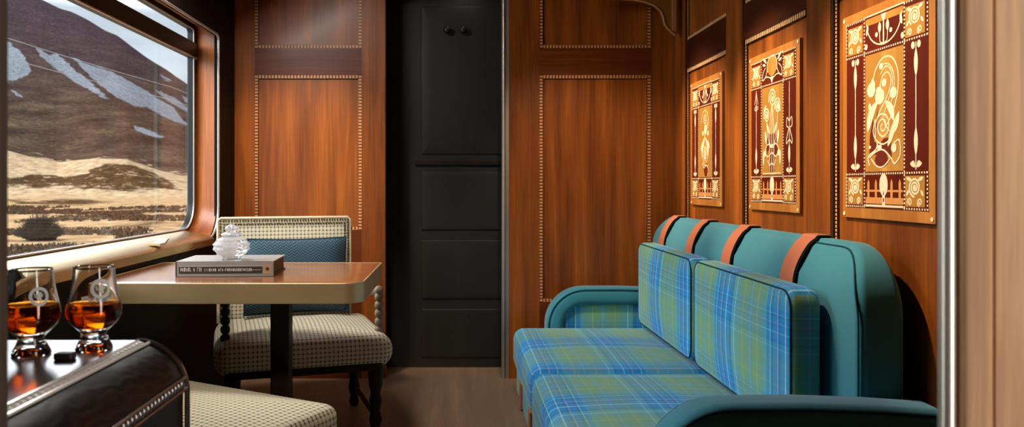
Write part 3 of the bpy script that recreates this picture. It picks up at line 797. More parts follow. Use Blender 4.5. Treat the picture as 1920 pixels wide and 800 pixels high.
# loose back cushions
for (a, b), lab in (((2.135, 3.010), 'blue and green tartan back cushion nearer the front arm of the sofa'), ((3.045, 3.93), 'blue and green tartan back cushion at the far end of the sofa')):
    t = thing('sofa_cushion', lab, 'cushion', (.972, (a+b)/2, .352), group='tartan back cushions on the sofa')
    m = MB(); m.slab('x', (.978, (a+b)/2, .562), (b-a)/2, .208, .046, .055, .024, (.016, 0)); m.build('cushion_body', M['plaid_c'], t)
    lp = []
    m = MB(); hb_ = (b-a)/2-.008
    for (sy, sz), a0 in (((1, 1), 0), ((-1, 1), 90), ((-1, -1), 180), ((1, -1), 270)):
        for q in range(0, 91, 15):
            an = math.radians(a0+q); lp.append((.9366, (a+b)/2+sy*(hb_-.05)+.05*math.cos(an), .562+sz*(.200-.05)+.05*math.sin(an)))
    m.tube(lp, .0028, 6, closed=True); m.build('cushion_piping', M['velvet_dark'], t)

# ------------------------------------------------------------------ dining table
TX0, TX1, TY0, TY1 = -1.205, -.302, 2.47, 3.145
t = thing('dining_table', 'wall table with brass edge band and reddish veneer top under the window', 'table', (-.64, 2.8, 0))
cx_, cy_ = (TX0+TX1)/2, (TY0+TY1)/2; hx, hy = (TX1-TX0)/2, (TY1-TY0)/2
m = MB(); m.slab('z', (cx_, cy_, .724), hx-.005, hy-.005, .0185, (.02, .01, .01, .062), .002); m.build('table_top', M['table'], t)
m = MB()
def tl(ins):
    pts = []
    for (sx, sy, r), a0 in (((1, 1, .02), 0), ((-1, 1, .01), 90), ((-1, -1, .01), 180), ((1, -1, .065), 270)):
        r = max(r-ins, .002)
        for q in range(0, 91, 9):
            an = math.radians(a0+q); pts.append((cx_+sx*(hx-ins-r)+r*math.cos(an), cy_+sy*(hy-ins-r)+r*math.sin(an)))
    return pts
m.loops([[(x, y, .715) for x, y in tl(.006)], [(x, y, .7425) for x, y in tl(.006)], [(x, y, .7435) for x, y in tl(.002)], [(x, y, .742) for x, y in tl(0)], [(x, y, .678) for x, y in tl(0)], [(x, y, .676) for x, y in tl(.004)], [(x, y, .676) for x, y in tl(.02)], [(x, y, .706) for x, y in tl(.02)]], cap0=False, cap1=True)
m.build('edge_band', M['brass'], t)
m = MB(); m.slab('z', (-.638, 2.8, .35), .034, .034, .355, .006, .004); m.build('pedestal', M['dark_wood'], t)
m = MB(); m.slab('z', (-.66, 2.8, .012), .16, .2, .012, .02, .006); m.build('foot_plate', M['dark_wood'], t)

# book
t = thing('book', 'large grey hardback book lying on the brass edged table', 'book', (-.81, 2.78, .7437), math.radians(3))
BW, BD, BT = .168, .122, .052
m = MB(); m.slab('z', (0, .004, BT/2), BW-.006, BD-.006, BT/2-.004, .002, .001); m.build('pages', M['page'], t, local=True)
m = MB(); m.box(-BW, -BD, 0, BW, BD, .004); m.box(-BW, -BD, BT-.004, BW, BD, BT)
m.box(-BW, -BD-.001, 0, BW, -BD+.004, BT); m.build('cover', M['book'], t, local=True)
m = MB(); m.box(-BW+.012, -BD-.0022, .010, BW-.038, -BD, BT-.016); m.box(-BW+.001, -BD-.0016, 0, -BW+.005, -BD, BT); m.build('spine_band', M['bookdark'], t, local=True)
m = MB(); m.box(BW-.036, -BD-.002, .008, BW-.006, -BD, BT-.010)
sb = m.build('spine_badge', M['booktan'], t, local=True)
m = MB(); m.lathe([(.006, 0), (.006, -.003)], (BW-.021, -BD-.001, .026), 10, 'y'); m.build('badge_mark', M['bookdark'], sb, local=True)
m = MB(); x = -BW+.018; rr = random.Random(3)
while x < BW-.075:                                  # a row of small unreadable letters
    w = rr.uniform(.003, .0052); big = x < -BW+.10; z0 = .018; z1 = .031 if big else .028
    m.box(x, -BD-.003, z0, x+.0014, -BD, z1)
    if rr.random() < .8: m.box(x, -BD-.003, (z1 if rr.random() < .6 else z0+.0022)-.0022, x+w, -BD, z1 if rr.random() < .6 else z0+.0022)
    if rr.random() < .6: m.box(x+w-.0014, -BD-.003, z0, x+w, -BD, z1-.003)
    x += w+(.0022 if rr.random() < .85 else .008)
m.box(-BW+.16, -BD-.0029, .0215, BW-.042, -BD, .0225); m.box(-BW+.012, -BD-.0029, BT-.0175, BW-.038, -BD, BT-.016); m.build('spine_lettering', M['letter'], t, local=True)

# crystal jar
def crystal(m, prof, n, c):
    lps = []
    for i, (r, z) in enumerate(prof):
        off = (i % 2)*PI/n
        lps.append([(c[0]+r*math.cos(2*PI*k_/n+off), c[1]+r*math.sin(2*PI*k_/n+off), c[2]+z) for k_ in range(n)])
    vl = [[m.V(p) for p in lp] for lp in lps]
    for i, (a, b) in enumerate(zip(vl, vl[1:])):
        for q in range(n):
            j = (q+1) % n
            if i % 2 == 0: m.face([a[q], a[j], b[q]]); m.face([a[j], b[j], b[q]])
            else: m.face([a[q], a[j], b[j]]); m.face([a[q], b[j], b[q]])
    m.face(list(reversed(vl[0]))); m.face(vl[-1])
jz = .7437+BT
jar = thing('crystal_jar', 'faceted cut crystal jar with pointed stopper standing on the grey book', 'jar', (-.792, 2.70, jz))
m = MB()
prof = [(.030, 0), (.034, .003), (.033, .009)]
for i in range(9):
    a = -1.05+i*(2.05/8); prof.append((.063*math.cos(a)**.8*(1+(.05 if i % 2 else -.04)), .049+.037*math.sin(a)))
prof += [(.026, .083), (.028, .087)]
crystal(m, prof, 18, (-.792, 2.70, jz)); m.build('jar_body', M['crystal'], jar, smooth=0)
m = MB(); crystal(m, [(.034, .0875), (.036, .091), (.028, .097), (.015, .101), (.013, .103), (.023, .109), (.024, .114), (.014, .122), (.003, .127)], 10, (-.792, 2.70, jz)); m.build('stopper', M['crystal'], jar, smooth=0)

# ------------------------------------------------------------------ armchair
BX = -.035
ch = thing('armchair', 'cream checked armchair with bobbin turned arms facing the table by the panelled wall', 'armchair', (-.685, 3.35, 0), math.radians(17))
m = MB(); m.slab('z', (0, 0, .375), .358, .315, .070, .06, .066, (0, .032), eseg=8); m.build('seat', M['check'], ch, local=True)
m = MB(); m.slab('y', (BX, .352, .645), .310, .262, .040, .022, .02, (.008, 0)); bk = m.build('backrest', M['check'], ch, local=True)
m = MB()
hx_, z1 = .296, .893
def bead_row(m, p0, p1, r=.0048, step=.0125):
    p0, p1 = Vector(p0), Vector(p1); n = max(1, int((p1-p0).length/step))
    for i in range(n+1): m.ball(p0.lerp(p1, i/n), r, 6, 4)
for off in (0, .016):
    bead_row(m, (BX-hx_+off, .309, .45), (BX-hx_+off, .309, z1-off)); bead_row(m, (BX+hx_-off, .309, .45), (BX+hx_-off, .309, z1-off)); bead_row(m, (BX-hx_+off, .309, z1-off), (BX+hx_-off, .309, z1-off))
m.build('nail_trim', M['nail'], bk, local=True)
m = MB(); m.tube([(BX-.307, .318, .42), (BX-.307, .318, .895), (BX-.295, .318, .905), (BX+.295, .318, .905), (BX+.307, .318, .895), (BX+.307, .318, .42)], .007, 8); m.build('piping', M['piping'], bk, local=True)
m = MB(); m.slab('z', (0, 0, .32), .315, .30, .022, .02, .005); m.build('seat_rail', M['dark_wood'], ch, local=True)
for sx in (-1, 1):
    for sy in (-1, 1):
        m = MB(); x, y = sx*.285, sy*.27
        m.lathe([(.016, 0), (.024, .02), (.018, .05), (.028, .09), (.02, .13), (.028, .17), (.02, .2), (.03, .24), (.032, .30)], (x, y, 0), 16); m.build('leg', M['dark_wood'], ch, local=True)
    m = MB(); m.tube([(sx*.285, -.27, .1), (sx*.285, .27, .1)], .011, 8); m.build('stretcher', M['dark_wood'], ch, local=True)
    m = MB(); prof = [(.013, .30), (.013, .43)]; z = .43
    while z < .585:
        for a in range(-75, 76, 25): prof.append((.008+.011*math.cos(math.radians(a)), z+.0175+.0175*math.sin(math.radians(a))))
        z += .035
    prof += [(.012, z+.002), (.016, z+.010), (.012, z+.018), (.002, z+.02)]
    zt = z+.004
    m.lathe(prof, (sx*.312, -.205, 0), 16); m.build('arm_post', M['bobbin'] if sx > 0 else M['dark_wood'], ch, local=True)
    m = MB(); L = .53; prof = [(.004, -.026), (.015, -.020)]; s_ = -.018
    while s_ < L-.03:
        for a in range(-75, 76, 25): prof.append((.009+.010*math.cos(math.radians(a)), s_+.0165+.0165*math.sin(math.radians(a))))
        s_ += .033
    m.lathe(prof, (0, 0, 0), 14, 'y'); m.xform(Matrix.Translation((sx*.312, -.205, zt+.006)) @ Matrix.Rotation(math.radians(-8.0), 4, 'X') @ Matrix.Rotation(0, 4, 'Z'))
    m.build('arm_rail', M['bobbin'] if sx > 0 else M['dark_wood'], ch, local=True)
# throw pillow
pl = thing('throw_pillow', 'dark teal herringbone pillow leaning on the back of the checked armchair', 'pillow', (-.725, 3.49, .474), math.radians(17))
m = MB(); pts = []
N = 16
def pil(u, v, s_):
    hw, hh = .235, .172
    pin = 1-.05*(1-abs(u)**2)*abs(v)**3; pin2 = 1-.05*(1-abs(v)**2)*abs(u)**3
    th = .066*((1-u**4)*(1-v**4))**.55
    return Vector((u*hw*pin2, s_*th, v*hh*pin))
grid = {}
for s_ in (-1, 1):
    for i in range(N+1):
        for j in range(N+1):
            u, v = -1+2*i/N, -1+2*j/N
            grid[s_, i, j] = m.V(pil(u, v, s_))
    for i in range(N):
        for j in range(N): m.face([grid[s_, i, j], grid[s_, i+1, j], grid[s_, i+1, j+1], grid[s_, i, j+1]])
bmesh.ops.remove_doubles(m.bm, verts=m.bm.verts, dist=1e-5)
m.xform(Matrix.Translation((0, .035, .172)) @ Matrix.Rotation(math.radians(-12), 4, 'X')); pb = m.build('pillow_body', M['herring'], pl, local=True)
m = MB(); lp = []
for a, b in [(-1+2*i/10, -1) for i in range(10)]+[(1, -1+2*i/10) for i in range(10)]+[(1-2*i/10, 1) for i in range(10)]+[(-1, 1-2*i/10) for i in range(10)]:
    lp.append(Matrix.Translation((0, .035, .172)) @ Matrix.Rotation(math.radians(-12), 4, 'X') @ pil(a, b, 0))
m.tube(lp, .005, 6, closed=True); m.build('piping', M['navy'], pl, local=True)

# ------------------------------------------------------------------ footstool
e1 = Vector((-.88, .475, 0)).normalized(); rz = math.atan2(-e1.y, -e1.x)
e2 = Vector((-e1.y, e1.x, 0)); 
corner = Vector((-.338, 2.305, 0)); SW, SD = .66, .52
ctr = corner+e1*SW/2+e2*SD/2
if ctr.y > corner.y: ctr = corner+e1*SW/2-e2*SD/2
st = thing('footstool', 'cream checked footstool in front of the table beside the dark cabinet', 'footstool', ctr, rz)
m = MB(); m.slab('z', (0, 0, .335), SW/2, SD/2, .070, .05, .040, (0, .024)); m.build('seat', M['check'], st, local=True)
m = MB(); m.slab('z', (0, 0, .245), SW/2-.012, SD/2-.012, .03, .03, .004); m.build('seat_rail', M['dark_wood'], st, local=True)
for sx in (-1, 1):
    for sy in (-1, 1):
        m = MB(); m.lathe([(.014, 0), (.022, .02), (.018, .04), (.026, .09), (.02, .13), (.028, .18), (.03, .235)], (sx*(SW/2-.06), sy*(SD/2-.06), 0), 14); m.build('leg', M['dark_wood'], st, local=True)

# ------------------------------------------------------------------ near cabinet with rounded carved edge
CZ = .83; CXR = -.398; CYN, CYF = .66, 1.138; RAD_X, RAD_Z = .075, .062
cab = thing('side_cabinet', 'dark polished cabinet with rounded beaded edge carrying two whisky glasses', 'cabinet', (-.8, .9, 0))
m = MB(); m.box(XL+.006, CYN, CZ-.012, CXR-RAD_X, CYF, CZ); m.build('cabinet_top', M['lacquer'], cab)
def ell(ins, n=16): return [(CXR-RAD_X+(RAD_X-ins)*math.sin(math.radians(a)), CZ-RAD_Z-.012+(RAD_Z+.012-ins)*math.cos(math.radians(a))) for a in [90*i/n for i in range(n+1)]]
m = MB(); pr = ell(.002)+[(CXR-.03, CZ-RAD_Z-.012), (CXR-RAD_X, CZ-.014)]
m.prism(pr, 'y', CYN, CYF-.005); m.build('rounded_edge', M['lacquer_c'], cab)
m = MB(); pts = ell(.0); m.tube([(x, CYF-.005, z) for x, z in pts]+[(CXR, CYF-.005, .55)], .0042, 8); m.build('end_rim', M['lacquer'], cab)
m = MB(); m.box(XL+.006, CYN, .04, CXR-.006, CYF-.005, CZ-.05 if False else CZ-RAD_Z-.012); m.box(XL+.006, CYN, CZ-RAD_Z-.02, CXR-RAD_X, CYF-.005, CZ-.012); m.build('carcass', M['dark_wood'], cab)
m = MB(); m.box(XL+.02, CYN+.01, 0, CXR-.02, CYF-.02, .04); m.build('plinth', M['dark_wood'], cab)
def nrm_pt(a): # point and normal on the rounded edge
    an = math.radians(a); x = CXR-RAD_X+RAD_X*math.sin(an); z = CZ-RAD_Z-.012+(RAD_Z+.012)*math.cos(an)
    n_ = Vector((math.sin(an)/RAD_X, 0, math.cos(an)/(RAD_Z+.012))).normalized(); return Vector((x, 0, z)), n_
def bead_mould(a, name):
    p, n_ = nrm_pt(a); tg = Vector((n_.z, 0, -n_.x)); m = MB()
    for sgn in (-1, 1):
        q = p+tg*(sgn*.0078); m.tube([(q.x, CYN, q.z), (q.x, CYF-.008, q.z)], .0024, 8)
    o1 = m.build(name, M['pearl'] if a < 45 else M['lacquer'], cab)
    m = MB(); y = CYN+.006
    rot = Matrix((tg, Vector((0, 1, 0)), n_)).transposed().to_4x4()
    while y < CYF-.010:
        s0 = len(m.bm.verts); m.ball((0, 0, 0), .0066, 10, 6, sx=.98, sy=.68, sz=.42)
        m.xform(Matrix.Translation((p.x, y, p.z)) @ rot @ Matrix.Rotation(.5, 4, 'Z'), s0)
        y += .0122
    m.build('bead_row', M['pearl'] if a < 45 else M['lacquer'], o1)
bead_mould(9, 'upper_bead_moulding'); bead_mould(80, 'lower_bead_moulding')

# whisky glasses
GP = [(.0235, 0), (.0245, .002), (.0235, .006), (.0185, .016), (.0168, .023), (.0185, .027), (.026, .034), (.0335, .043), (.0362, .053), (.0352, .064), (.0322, .077), (.0292, .092), (.0275, .105), (.0268, .116)]
GP = GP[:2]+[(p.x, p.y) for p in catmull(GP[2:], 4)]
def whisky_glass(x, y, lab, lvl, emb, ribbon):
    g = thing('whisky_glass', lab, 'glass', (x, y, CZ), group='whisky glasses on the dark cabinet')
    th = .0016
    inner = [(r-th, z) for r, z in GP if z > .03]; 
    prof = [(0, .0085), (.010, .008), (.017, .005), (.0215, .0006)]+GP+[(GP[-1][0]-th*.2, .1166), (GP[-1][0]-th*.5, .1168), (GP[-1][0]-th*.8, .1166)]+list(reversed(inner))+[(.016, .031), (.008, .0295), (.0, .029)]
    m = MB(); m.lathe(prof, (x, y, CZ), 48); m.build('glass_bowl', M['glass'], g, smooth=28)
    def rad(z):
        for (r0, z0), (r1, z1_) in zip(GP, GP[1:]):
            if z0 <= z <= z1_: return r0+(r1-r0)*(z-z0)/(z1_-z0)
        return GP[-1][0]
    e = .0003
    lp = [(0, .029-e), (.008, .0295-e), (.016, .031-e)]+[(r-th+e, z) for r, z in GP if .033 < z < lvl-.001]+[(rad(lvl)-th+e, lvl), (rad(lvl)-th-.002, lvl-.0004), (0, lvl-.0004)]
    m = MB(); m.lathe(lp, (x, y, CZ), 48); m.build('whisky', M['whisky'], g, smooth=30)
    m = MB(); ez, er, ea = emb                          # etched ring with a small rampant figure, wrapped on the bowl
    def wp(u, v, h=.0003):
        z = ez+v; r = rad(z)+h; a = ea+u/r; return (x+r*math.cos(a), y+r*math.sin(a), CZ+z)
    n = 28
    for i in range(n):
        a0, a1 = 2*PI*i/n, 2*PI*(i+1)/n
        m.face([m.V(wp(er*math.cos(a0), er*math.sin(a0))), m.V(wp(er*math.cos(a1), er*math.sin(a1))), m.V(wp(er*.66*math.cos(a1), er*.66*math.sin(a1))), m.V(wp(er*.66*math.cos(a0), er*.66*math.sin(a0)))])
    for cu, cv, ru, rv in ((0, .0, .22, .34), (.10, .36, .20, .11), (.27, .16, .2, .06), (.25, .0, .18, .05), (.16, -.34, .08, .22), (-.16, -.36, .08, .2), (-.33, -.05, .14, .05), (-.42, .16, .05, .22)):
        vs = [m.V(wp(er*(cu+ru*math.cos(2*PI*i/10)), er*(cv+rv*math.sin(2*PI*i/10)), .0004)) for i in range(10)]; m.face(vs)
    if ribbon:
        for (u0, v0), (u1, v1) in (((-1.9, -.75), (-1.2, -.62)), ((-1.3, -.95), (-.5, -.8)), ((-.6, -1.0), (.6, -1.0)), ((.5, -.95), (1.3, -.8))):
            w = .28
            m.face([m.V(wp(er*u0, er*v0)), m.V(wp(er*u1, er*v1)), m.V(wp(er*u1, er*(v1-w))), m.V(wp(er*u0, er*(v0-w)))])
    m.build('etched_emblem', M['etch'], g, smooth=0)
    return g
whisky_glass(-.577, 1.040, 'tulip shaped whisky glass at left, fuller of the two on the dark cabinet', .0685, (.082, .0125, math.radians(-44)), False)
whisky_glass(-.507, 1.072, 'tulip shaped whisky glass at right, nearer the cabinet rounded edge', .0655, (.088, .0135, math.radians(-48)), True)
# dark chocolate
cz = thing('chocolate', 'small dark brown chocolate lying between the glasses on the polished cabinet', 'chocolate', (-.517, 1.012, CZ))
m = MB(); m.slab('z', (-.517, 1.012, CZ+.0045), .0125, .0085, .0045, .004, .0025, (0, .001)); m.build('chocolate_body', M['choc'], cz)

# ------------------------------------------------------------------ the moor outside
def lerp_tab(x, tab):
    if x <= tab[0][0]: 
        (x0, y0), (x1, y1) = tab[0], tab[1]
        return y0+(y1-y0)*(x-x0)/(x1-x0)
    for (x0, y0), (x1, y1) in zip(tab, tab[1:]):
        if x <= x1: return y0+(y1-y0)*(x-x0)/(x1-x0)
    (x0, y0), (x1, y1) = tab[-2], tab[-1]
    return y0+(y1-y0)*(x-x0)/(x1-x0)
SKY = [(-.62, .275), (-.539, .242), (-.487, .218), (-.443, .194), (-.408, .170), (-.378, .1505), (-.346, .1296), (-.30, .098), (-.2, .05)]
MOUND = [(-.8, .02), (-.62, .046), (-.589, .046), (-.56, .038), (-.52, .030), (-.47, .035), (-.43, .034), (-.39, .020), (-.341, .008), (-.25, .0)]
def hn(a, b, s_=0):
    v = math.sin(a*12.9898+b*78.233+s_)*43758.5453; return v-math.floor(v)
def vnoise(x, y):
    xi, yi = math.floor(x), math.floor(y); fx, fy = x-xi, y-yi
    fx = fx*fx*(3-2*fx); fy = fy*fy*(3-2*fy)
    a, b, c, d = hn(xi, yi), hn(xi+1, yi), hn(xi, yi+1), hn(xi+1, yi+1)
    return (a+(b-a)*fx)*(1-fy)+(c+(d-c)*fx)*fy
def ground(u, d):
    """height at bearing u = x/y and distance y = d"""
    x, y = u*d, d
    n = vnoise(x/14, y/14)-.5
    flat = -2.2+n*.5*min(1, d/60)
    if d < 180: return flat
    mv = lerp_tab(u, MOUND)
    if d < 250:
        f = (d-180)/70; f = f*f*(3-2*f); return flat+(H+mv*250-flat)*f
    if d < 300:
        f = (d-250)/50; zz = H+mv*250; return zz-f*1.2+n*.6
    sv = lerp_tab(u, SKY); f = (d-300)/400
    v0 = (H+mv*250-1.2-H)/300
    if f <= 1:
        v = v0+(sv-v0)*(1-(1-f)**1.25); return H+v*d+n*2.2+(vnoise(x/40, y/40)-.5)*5*min(1, f*4)*(1-f*.6)
    return H+sv*700-(d-700)*.35
NU, ds = 360, []
d = 9.0
while d < 240: ds.append(d); d *= 1.035
d = 240
while d < 700: ds.append(d); d += 3.2
ds += [700, 720, 760, 820]
us = [-.95+.75*i/NU for i in range(NU+1)]
SCREE = [[(10, 75), (37, 94), (62, 131), (53, 141), (25, 153), (8, 150)],
         [(65, 87), (94, 103), (106, 98), (134, 125), (162, 147), (210, 188), (188, 181), (150, 159), (119, 141), (94, 122), (75, 106)],
         [(128, 100), (162, 119), (212, 134), (269, 166), (325, 200), (358, 240), (325, 228), (275, 203), (250, 200), (212, 178), (175, 150), (150, 125)],
         [(250, 234), (268, 238), (310, 256), (300, 261), (255, 247)], [(287, 166), (325, 181), (358, 204), (350, 210), (312, 188)], [(300, 140), (322, 150), (318, 154), (305, 148)],
         [(340, 178), (360, 186), (360, 200), (345, 190)], [(20, 168), (40, 176), (44, 184), (30, 180)]]
DARK = [[(0, 331), (60, 326), (120, 331), (165, 320), (195, 307), (240, 305), (285, 319), (325, 343), (348, 356), (200, 358), (100, 354), (0, 352)],
        [(0, 372), (70, 376), (150, 372), (230, 378), (150, 384), (40, 384)], [(150, 395), (260, 390), (330, 395), (250, 402)]]
def inside(px, py, poly):
    c = False; n = len(poly); dm = 1e9
    for i in range(n):
        (x0, y0), (x1, y1) = poly[i], poly[(i+1) % n]
        if (y0 > py) != (y1 > py) and px < (x1-x0)*(py-y0)/(y1-y0)+x0: c = not c
        L2 = (x1-x0)**2+(y1-y0)**2; t_ = max(0, min(1, ((px-x0)*(x1-x0)+(py-y0)*(y1-y0))/L2)); dm = min(dm, math.hypot(px-x0-t_*(x1-x0), py-y0-t_*(y1-y0)))
    return dm if c else -dm
bmv = []; zone = []; scr = []; drk = []
me = bpy.data.meshes.new('moorland'); faces = []
for d in ds:
    for u in us:
        z = ground(u, d); bmv.append((u*d, d, z))
        zone.append(max(0, min(1, (d-180)/500)))
        s_ = 0
        if d > 320 and -.66 < u < -.3:
            px, py = CX+F*u, CY-F*(z-H)/d
            sd = max(inside(px, py, p) for p in SCREE); s_ = max(0, min(1, .5+sd/14))
        scr.append(s_)
        k_ = 0
        if 60 < d < 262 and -.66 < u < -.3:
            px, py = CX+F*u, CY-F*(z-H)/d
            k_ = max(0, min(1, .5+max(inside(px, py, p) for p in DARK)/10))
        drk.append(k_)
n = NU+1
for j in range(len(ds)-1):
    for i in range(NU): faces.append((j*n+i, j*n+i+1, (j+1)*n+i+1, (j+1)*n+i))
me.from_pydata(bmv, [], faces)
a = me.attributes.new('scree', 'FLOAT', 'POINT'); a.data.foreach_set('value', scr)
a = me.attributes.new('heather', 'FLOAT', 'POINT'); a.data.foreach_set('value', drk)
for p in me.polygons: p.use_smooth = True
def moor_mat():
    t = NT('moor grass heather and scree'); v = t.obj()
    at_ = t.n('ShaderNodeAttribute', attribute_name='scree'); sp = t.n('ShaderNodeSeparateXYZ'); t.l(v, sp.inputs[0]); dist = sp.outputs[1]
    n1 = t.noise(v, .06, 6, .65); n2 = t.noise(v, .45, 4, .7); n3 = t.noise(v, .018, 5, .6); n4 = t.noise(t.scaled(v, .05, .02, .12), 1.0, 5, .7)
    straw = t.ramp(n2, [(.30, S(104, 78, 56)), (.42, S(174, 136, 98)), (.58, S(206, 170, 128)), (.72, S(138, 104, 74))])
    tuft = t.ramp(n1, [(.56, (0, 0, 0)), (.62, (1, 1, 1))])
    field = t.mix(t.math('MULTIPLY', tuft, .75), straw, c4(S(88, 66, 50)))
    heath = t.ramp(t.math('ADD', t.math('MULTIPLY', n2, .45), t.math('MULTIPLY', n4, .55)), [(.30, S(46, 36, 30)), (.48, S(80, 64, 54)), (.60, S(108, 88, 70)), (.72, S(168, 140, 108))])
    purple = t.mix(t.math('MULTIPLY', t.ramp(sp.outputs[2], [(0.0, (0, 0, 0)), (1.0, (1, 1, 1))]), 0.0), heath, c4(S(80, 62, 74)))
    hz = t.math('MULTIPLY', t.math('SUBTRACT', sp.outputs[2], 35), .010, clamp=True)
    heath = t.mix(t.math('MULTIPLY', hz, .75), heath, t.ramp(n2, [(.3, S(54, 44, 52)), (.6, S(88, 74, 84)), (.75, S(126, 108, 108))]))
    pale = t.ramp(n2, [(.35, S(166, 136, 104)), (.6, S(208, 180, 144))])
    ah = t.n('ShaderNodeAttribute', attribute_name='heather')
    n5 = t.noise(v, .13, 5, .7)
    hm = t.math('MULTIPLY', t.math('SUBTRACT', t.math('ADD', ah.outputs['Fac'], t.math('MULTIPLY', t.math('SUBTRACT', n5, .5), 2.2)), .5), 4, clamp=True)
    hm = t.math('MULTIPLY', hm, t.math('GREATER_THAN', ah.outputs['Fac'], .06))
    spots = t.ramp(n5, [(.60, (0, 0, 0)), (.66, (1, 1, 1))])
    n6 = t.noise(v, .30, 4, .75); hm = t.math('MULTIPLY', hm, t.math('SUBTRACT', 1.0, t.math('MULTIPLY', t.ramp(n6, [(.56, (0, 0, 0)), (.64, (1, 1, 1))]), .7)))
    darkh = t.ramp(n2, [(.3, S(50, 36, 26)), (.65, S(98, 76, 52))])
    mound = t.mix(t.math('MULTIPLY', spots, .45), pale, darkh)
    f1 = t.math('MULTIPLY', t.math('SUBTRACT', t.math('ADD', dist, t.math('MULTIPLY', n1, 50)), 200), .05, clamp=True)
    f2 = t.math('MULTIPLY', t.math('SUBTRACT', t.math('ADD', dist, t.math('MULTIPLY', t.math('SUBTRACT', n5, .5), 190)), 300), .08, clamp=True)
    col = t.mix(f1, field, mound); col = t.mix(hm, col, darkh); col = t.mix(f2, col, heath)
    sn = t.math('ADD', at_.outputs['Fac'], t.math('MULTIPLY', t.math('SUBTRACT', t.noise(v, .11, 5, .7), .5), 1.1))
    sk = t.math('MULTIPLY', t.math('SUBTRACT', sn, .5), 9, clamp=True); sk = t.math('MULTIPLY', sk, t.math('GREATER_THAN', at_.outputs['Fac'], .12))
    stone = t.ramp(t.noise(v, .5, 4, .8), [(.3, S(92, 98, 104)), (.6, S(158, 162, 168))])
    col = t.mix(sk, col, stone)
    return t.bsdf(col, 1.0, 0, .0, bump=n2, bstr=.35, bdist=1.0)
me.materials.append(moor_mat())
g = bpy.data.objects.new('ground', me); C.objects.link(g); g['kind'] = 'structure'
g['label'] = 'brown moor and hillside with grey scree outside the window'

# bare bush and tufts on the moor
def twig_bush(cx, cy, cz, w, h, n, rnd):
    m = MB()
    for i in range(n):
        a = rnd.uniform(0, 2*PI); rr = rnd.random()**.5; tip = Vector((cx+math.cos(a)*rr*w, cy+math.sin(a)*rr*w*.8, cz+h*(1-rr*rr*.75)*rnd.uniform(.6, 1)))
        b = Vector((cx+math.cos(a)*rr*w*.3, cy+math.sin(a)*rr*w*.25, cz)); mid = b.lerp(tip, .55)+Vector((rnd.uniform(-.1, .1), rnd.uniform(-.1, .1), .1))
        m.tube([b, mid, tip], [.030, .02, .006], 4)
        for q in range(4):
            s0 = b.lerp(tip, rnd.uniform(.3, .9)); m.tube([s0, s0+Vector((rnd.uniform(-.35, .35), rnd.uniform(-.35, .35), rnd.uniform(0, .4)))], [.014, .004], 4)
    return m
rnd = random.Random(11)
dB = 46.0; uB = (75-CX)/F
bz = ground(uB, dB)
bt = thing('moor_bush', 'dark bare twiggy bush on the straw coloured moor outside', 'bush', (uB*dB, dB, bz))
twig_bush(uB*dB, dB, bz-.05, 1.5, 1.8, 620, rnd).build('twigs', M['bush'], bt, smooth=60)
m = MB(); m.ball((uB*dB, dB, bz+.2), .8, 14, 8, sx=1.1, sy=.9, sz=.5); 
for v in m.bm.verts: v.co += Vector((rnd.uniform(-.12, .12), rnd.uniform(-.12, .12), rnd.uniform(-.1, .1)))
m.build('dense_core', M['bush'], bt, smooth=0)
m = MB()
for i in range(5200):
    d = 24+rnd.random()**1.3*95; u = rnd.uniform(-.66, -.3); z = ground(u, d); r = rnd.uniform(.05, .15)*(1+d/260)
    if vnoise(u*d/9+31, d/9) < .52 or abs(d-dB) < 5 and abs(u-uB) < .1: continue
    r *= 1.7
    for q in range(9):
        an = rnd.uniform(0, 2*PI); bx, by = u*d+rnd.uniform(-1.3, 1.3)*r, d+rnd.uniform(-.8, .8)*r; w_ = r*rnd.uniform(.25, .5)
        dx, dy = w_*math.cos(an), w_*math.sin(an); hh_ = r*rnd.uniform(.5, 1.1)
        m.face([m.V(bx-dx, by-dy, z-.05), m.V(bx+dx, by+dy, z-.05), m.V(bx+dx*.9+rnd.uniform(-.3, .3)*r, by+rnd.uniform(-.3, .3)*r, z+hh_*.8), m.V(bx+rnd.uniform(-.4, .4)*r, by+rnd.uniform(-.4, .4)*r, z+hh_)])
o = m.build('heather_tufts', M['tuft'], None, smooth=90); tag(o, 'low dark heather tufts scattered over the straw coloured moor', 'heather', kind='stuff')
# overhead wires along the track
pw = thing('overhead_line', 'thin pale overhead wires running along the track outside the window', 'overhead line', (-20, 12, -2.2))
for dz in (7.1, 6.2):
    m = MB(); m.tube([(-20, 10+i*4, H+dz-.2-.35*math.sin(PI*((i*4) % 44)/44)) for i in range(24)], .014, 5); m.build('wire', M['wire'], pw)
for yy in (10, 98):
    m = MB(); m.lathe([(.14, -2.6), (.10, 9.0)], (-20, yy, 0), 10); m.build('pole', M['pole'], pw)

# ------------------------------------------------------------------ light
FILL_BAND = 8.0  # strength of the added sky band that brightens the interior
w = bpy.data.worlds.new('sky'); sc.world = w; w.use_nodes = True; nt = w.node_tree; nt.nodes.clear()
out = nt.nodes.new('ShaderNodeOutputWorld'); bg = nt.nodes.new('ShaderNodeBackground'); tc = nt.nodes.new('ShaderNodeTexCoord')
sp = nt.nodes.new('ShaderNodeSeparateXYZ'); nt.links.new(tc.outputs['Generated'], sp.inputs[0])
def ramp_w(src, stops):
    rp = nt.nodes.new('ShaderNodeValToRGB'); cr = rp.color_ramp
    cr.elements[0].position = stops[0][0]; cr.elements[0].color = c4(stops[0][1])
    cr.elements[1].position = stops[-1][0]; cr.elements[1].color = c4(stops[-1][1])
    for p_, c_ in stops[1:-1]:
        e = cr.elements.new(p_); e.color = c4(c_)
    nt.links.new(src, rp.inputs[0]); return rp.outputs[0]
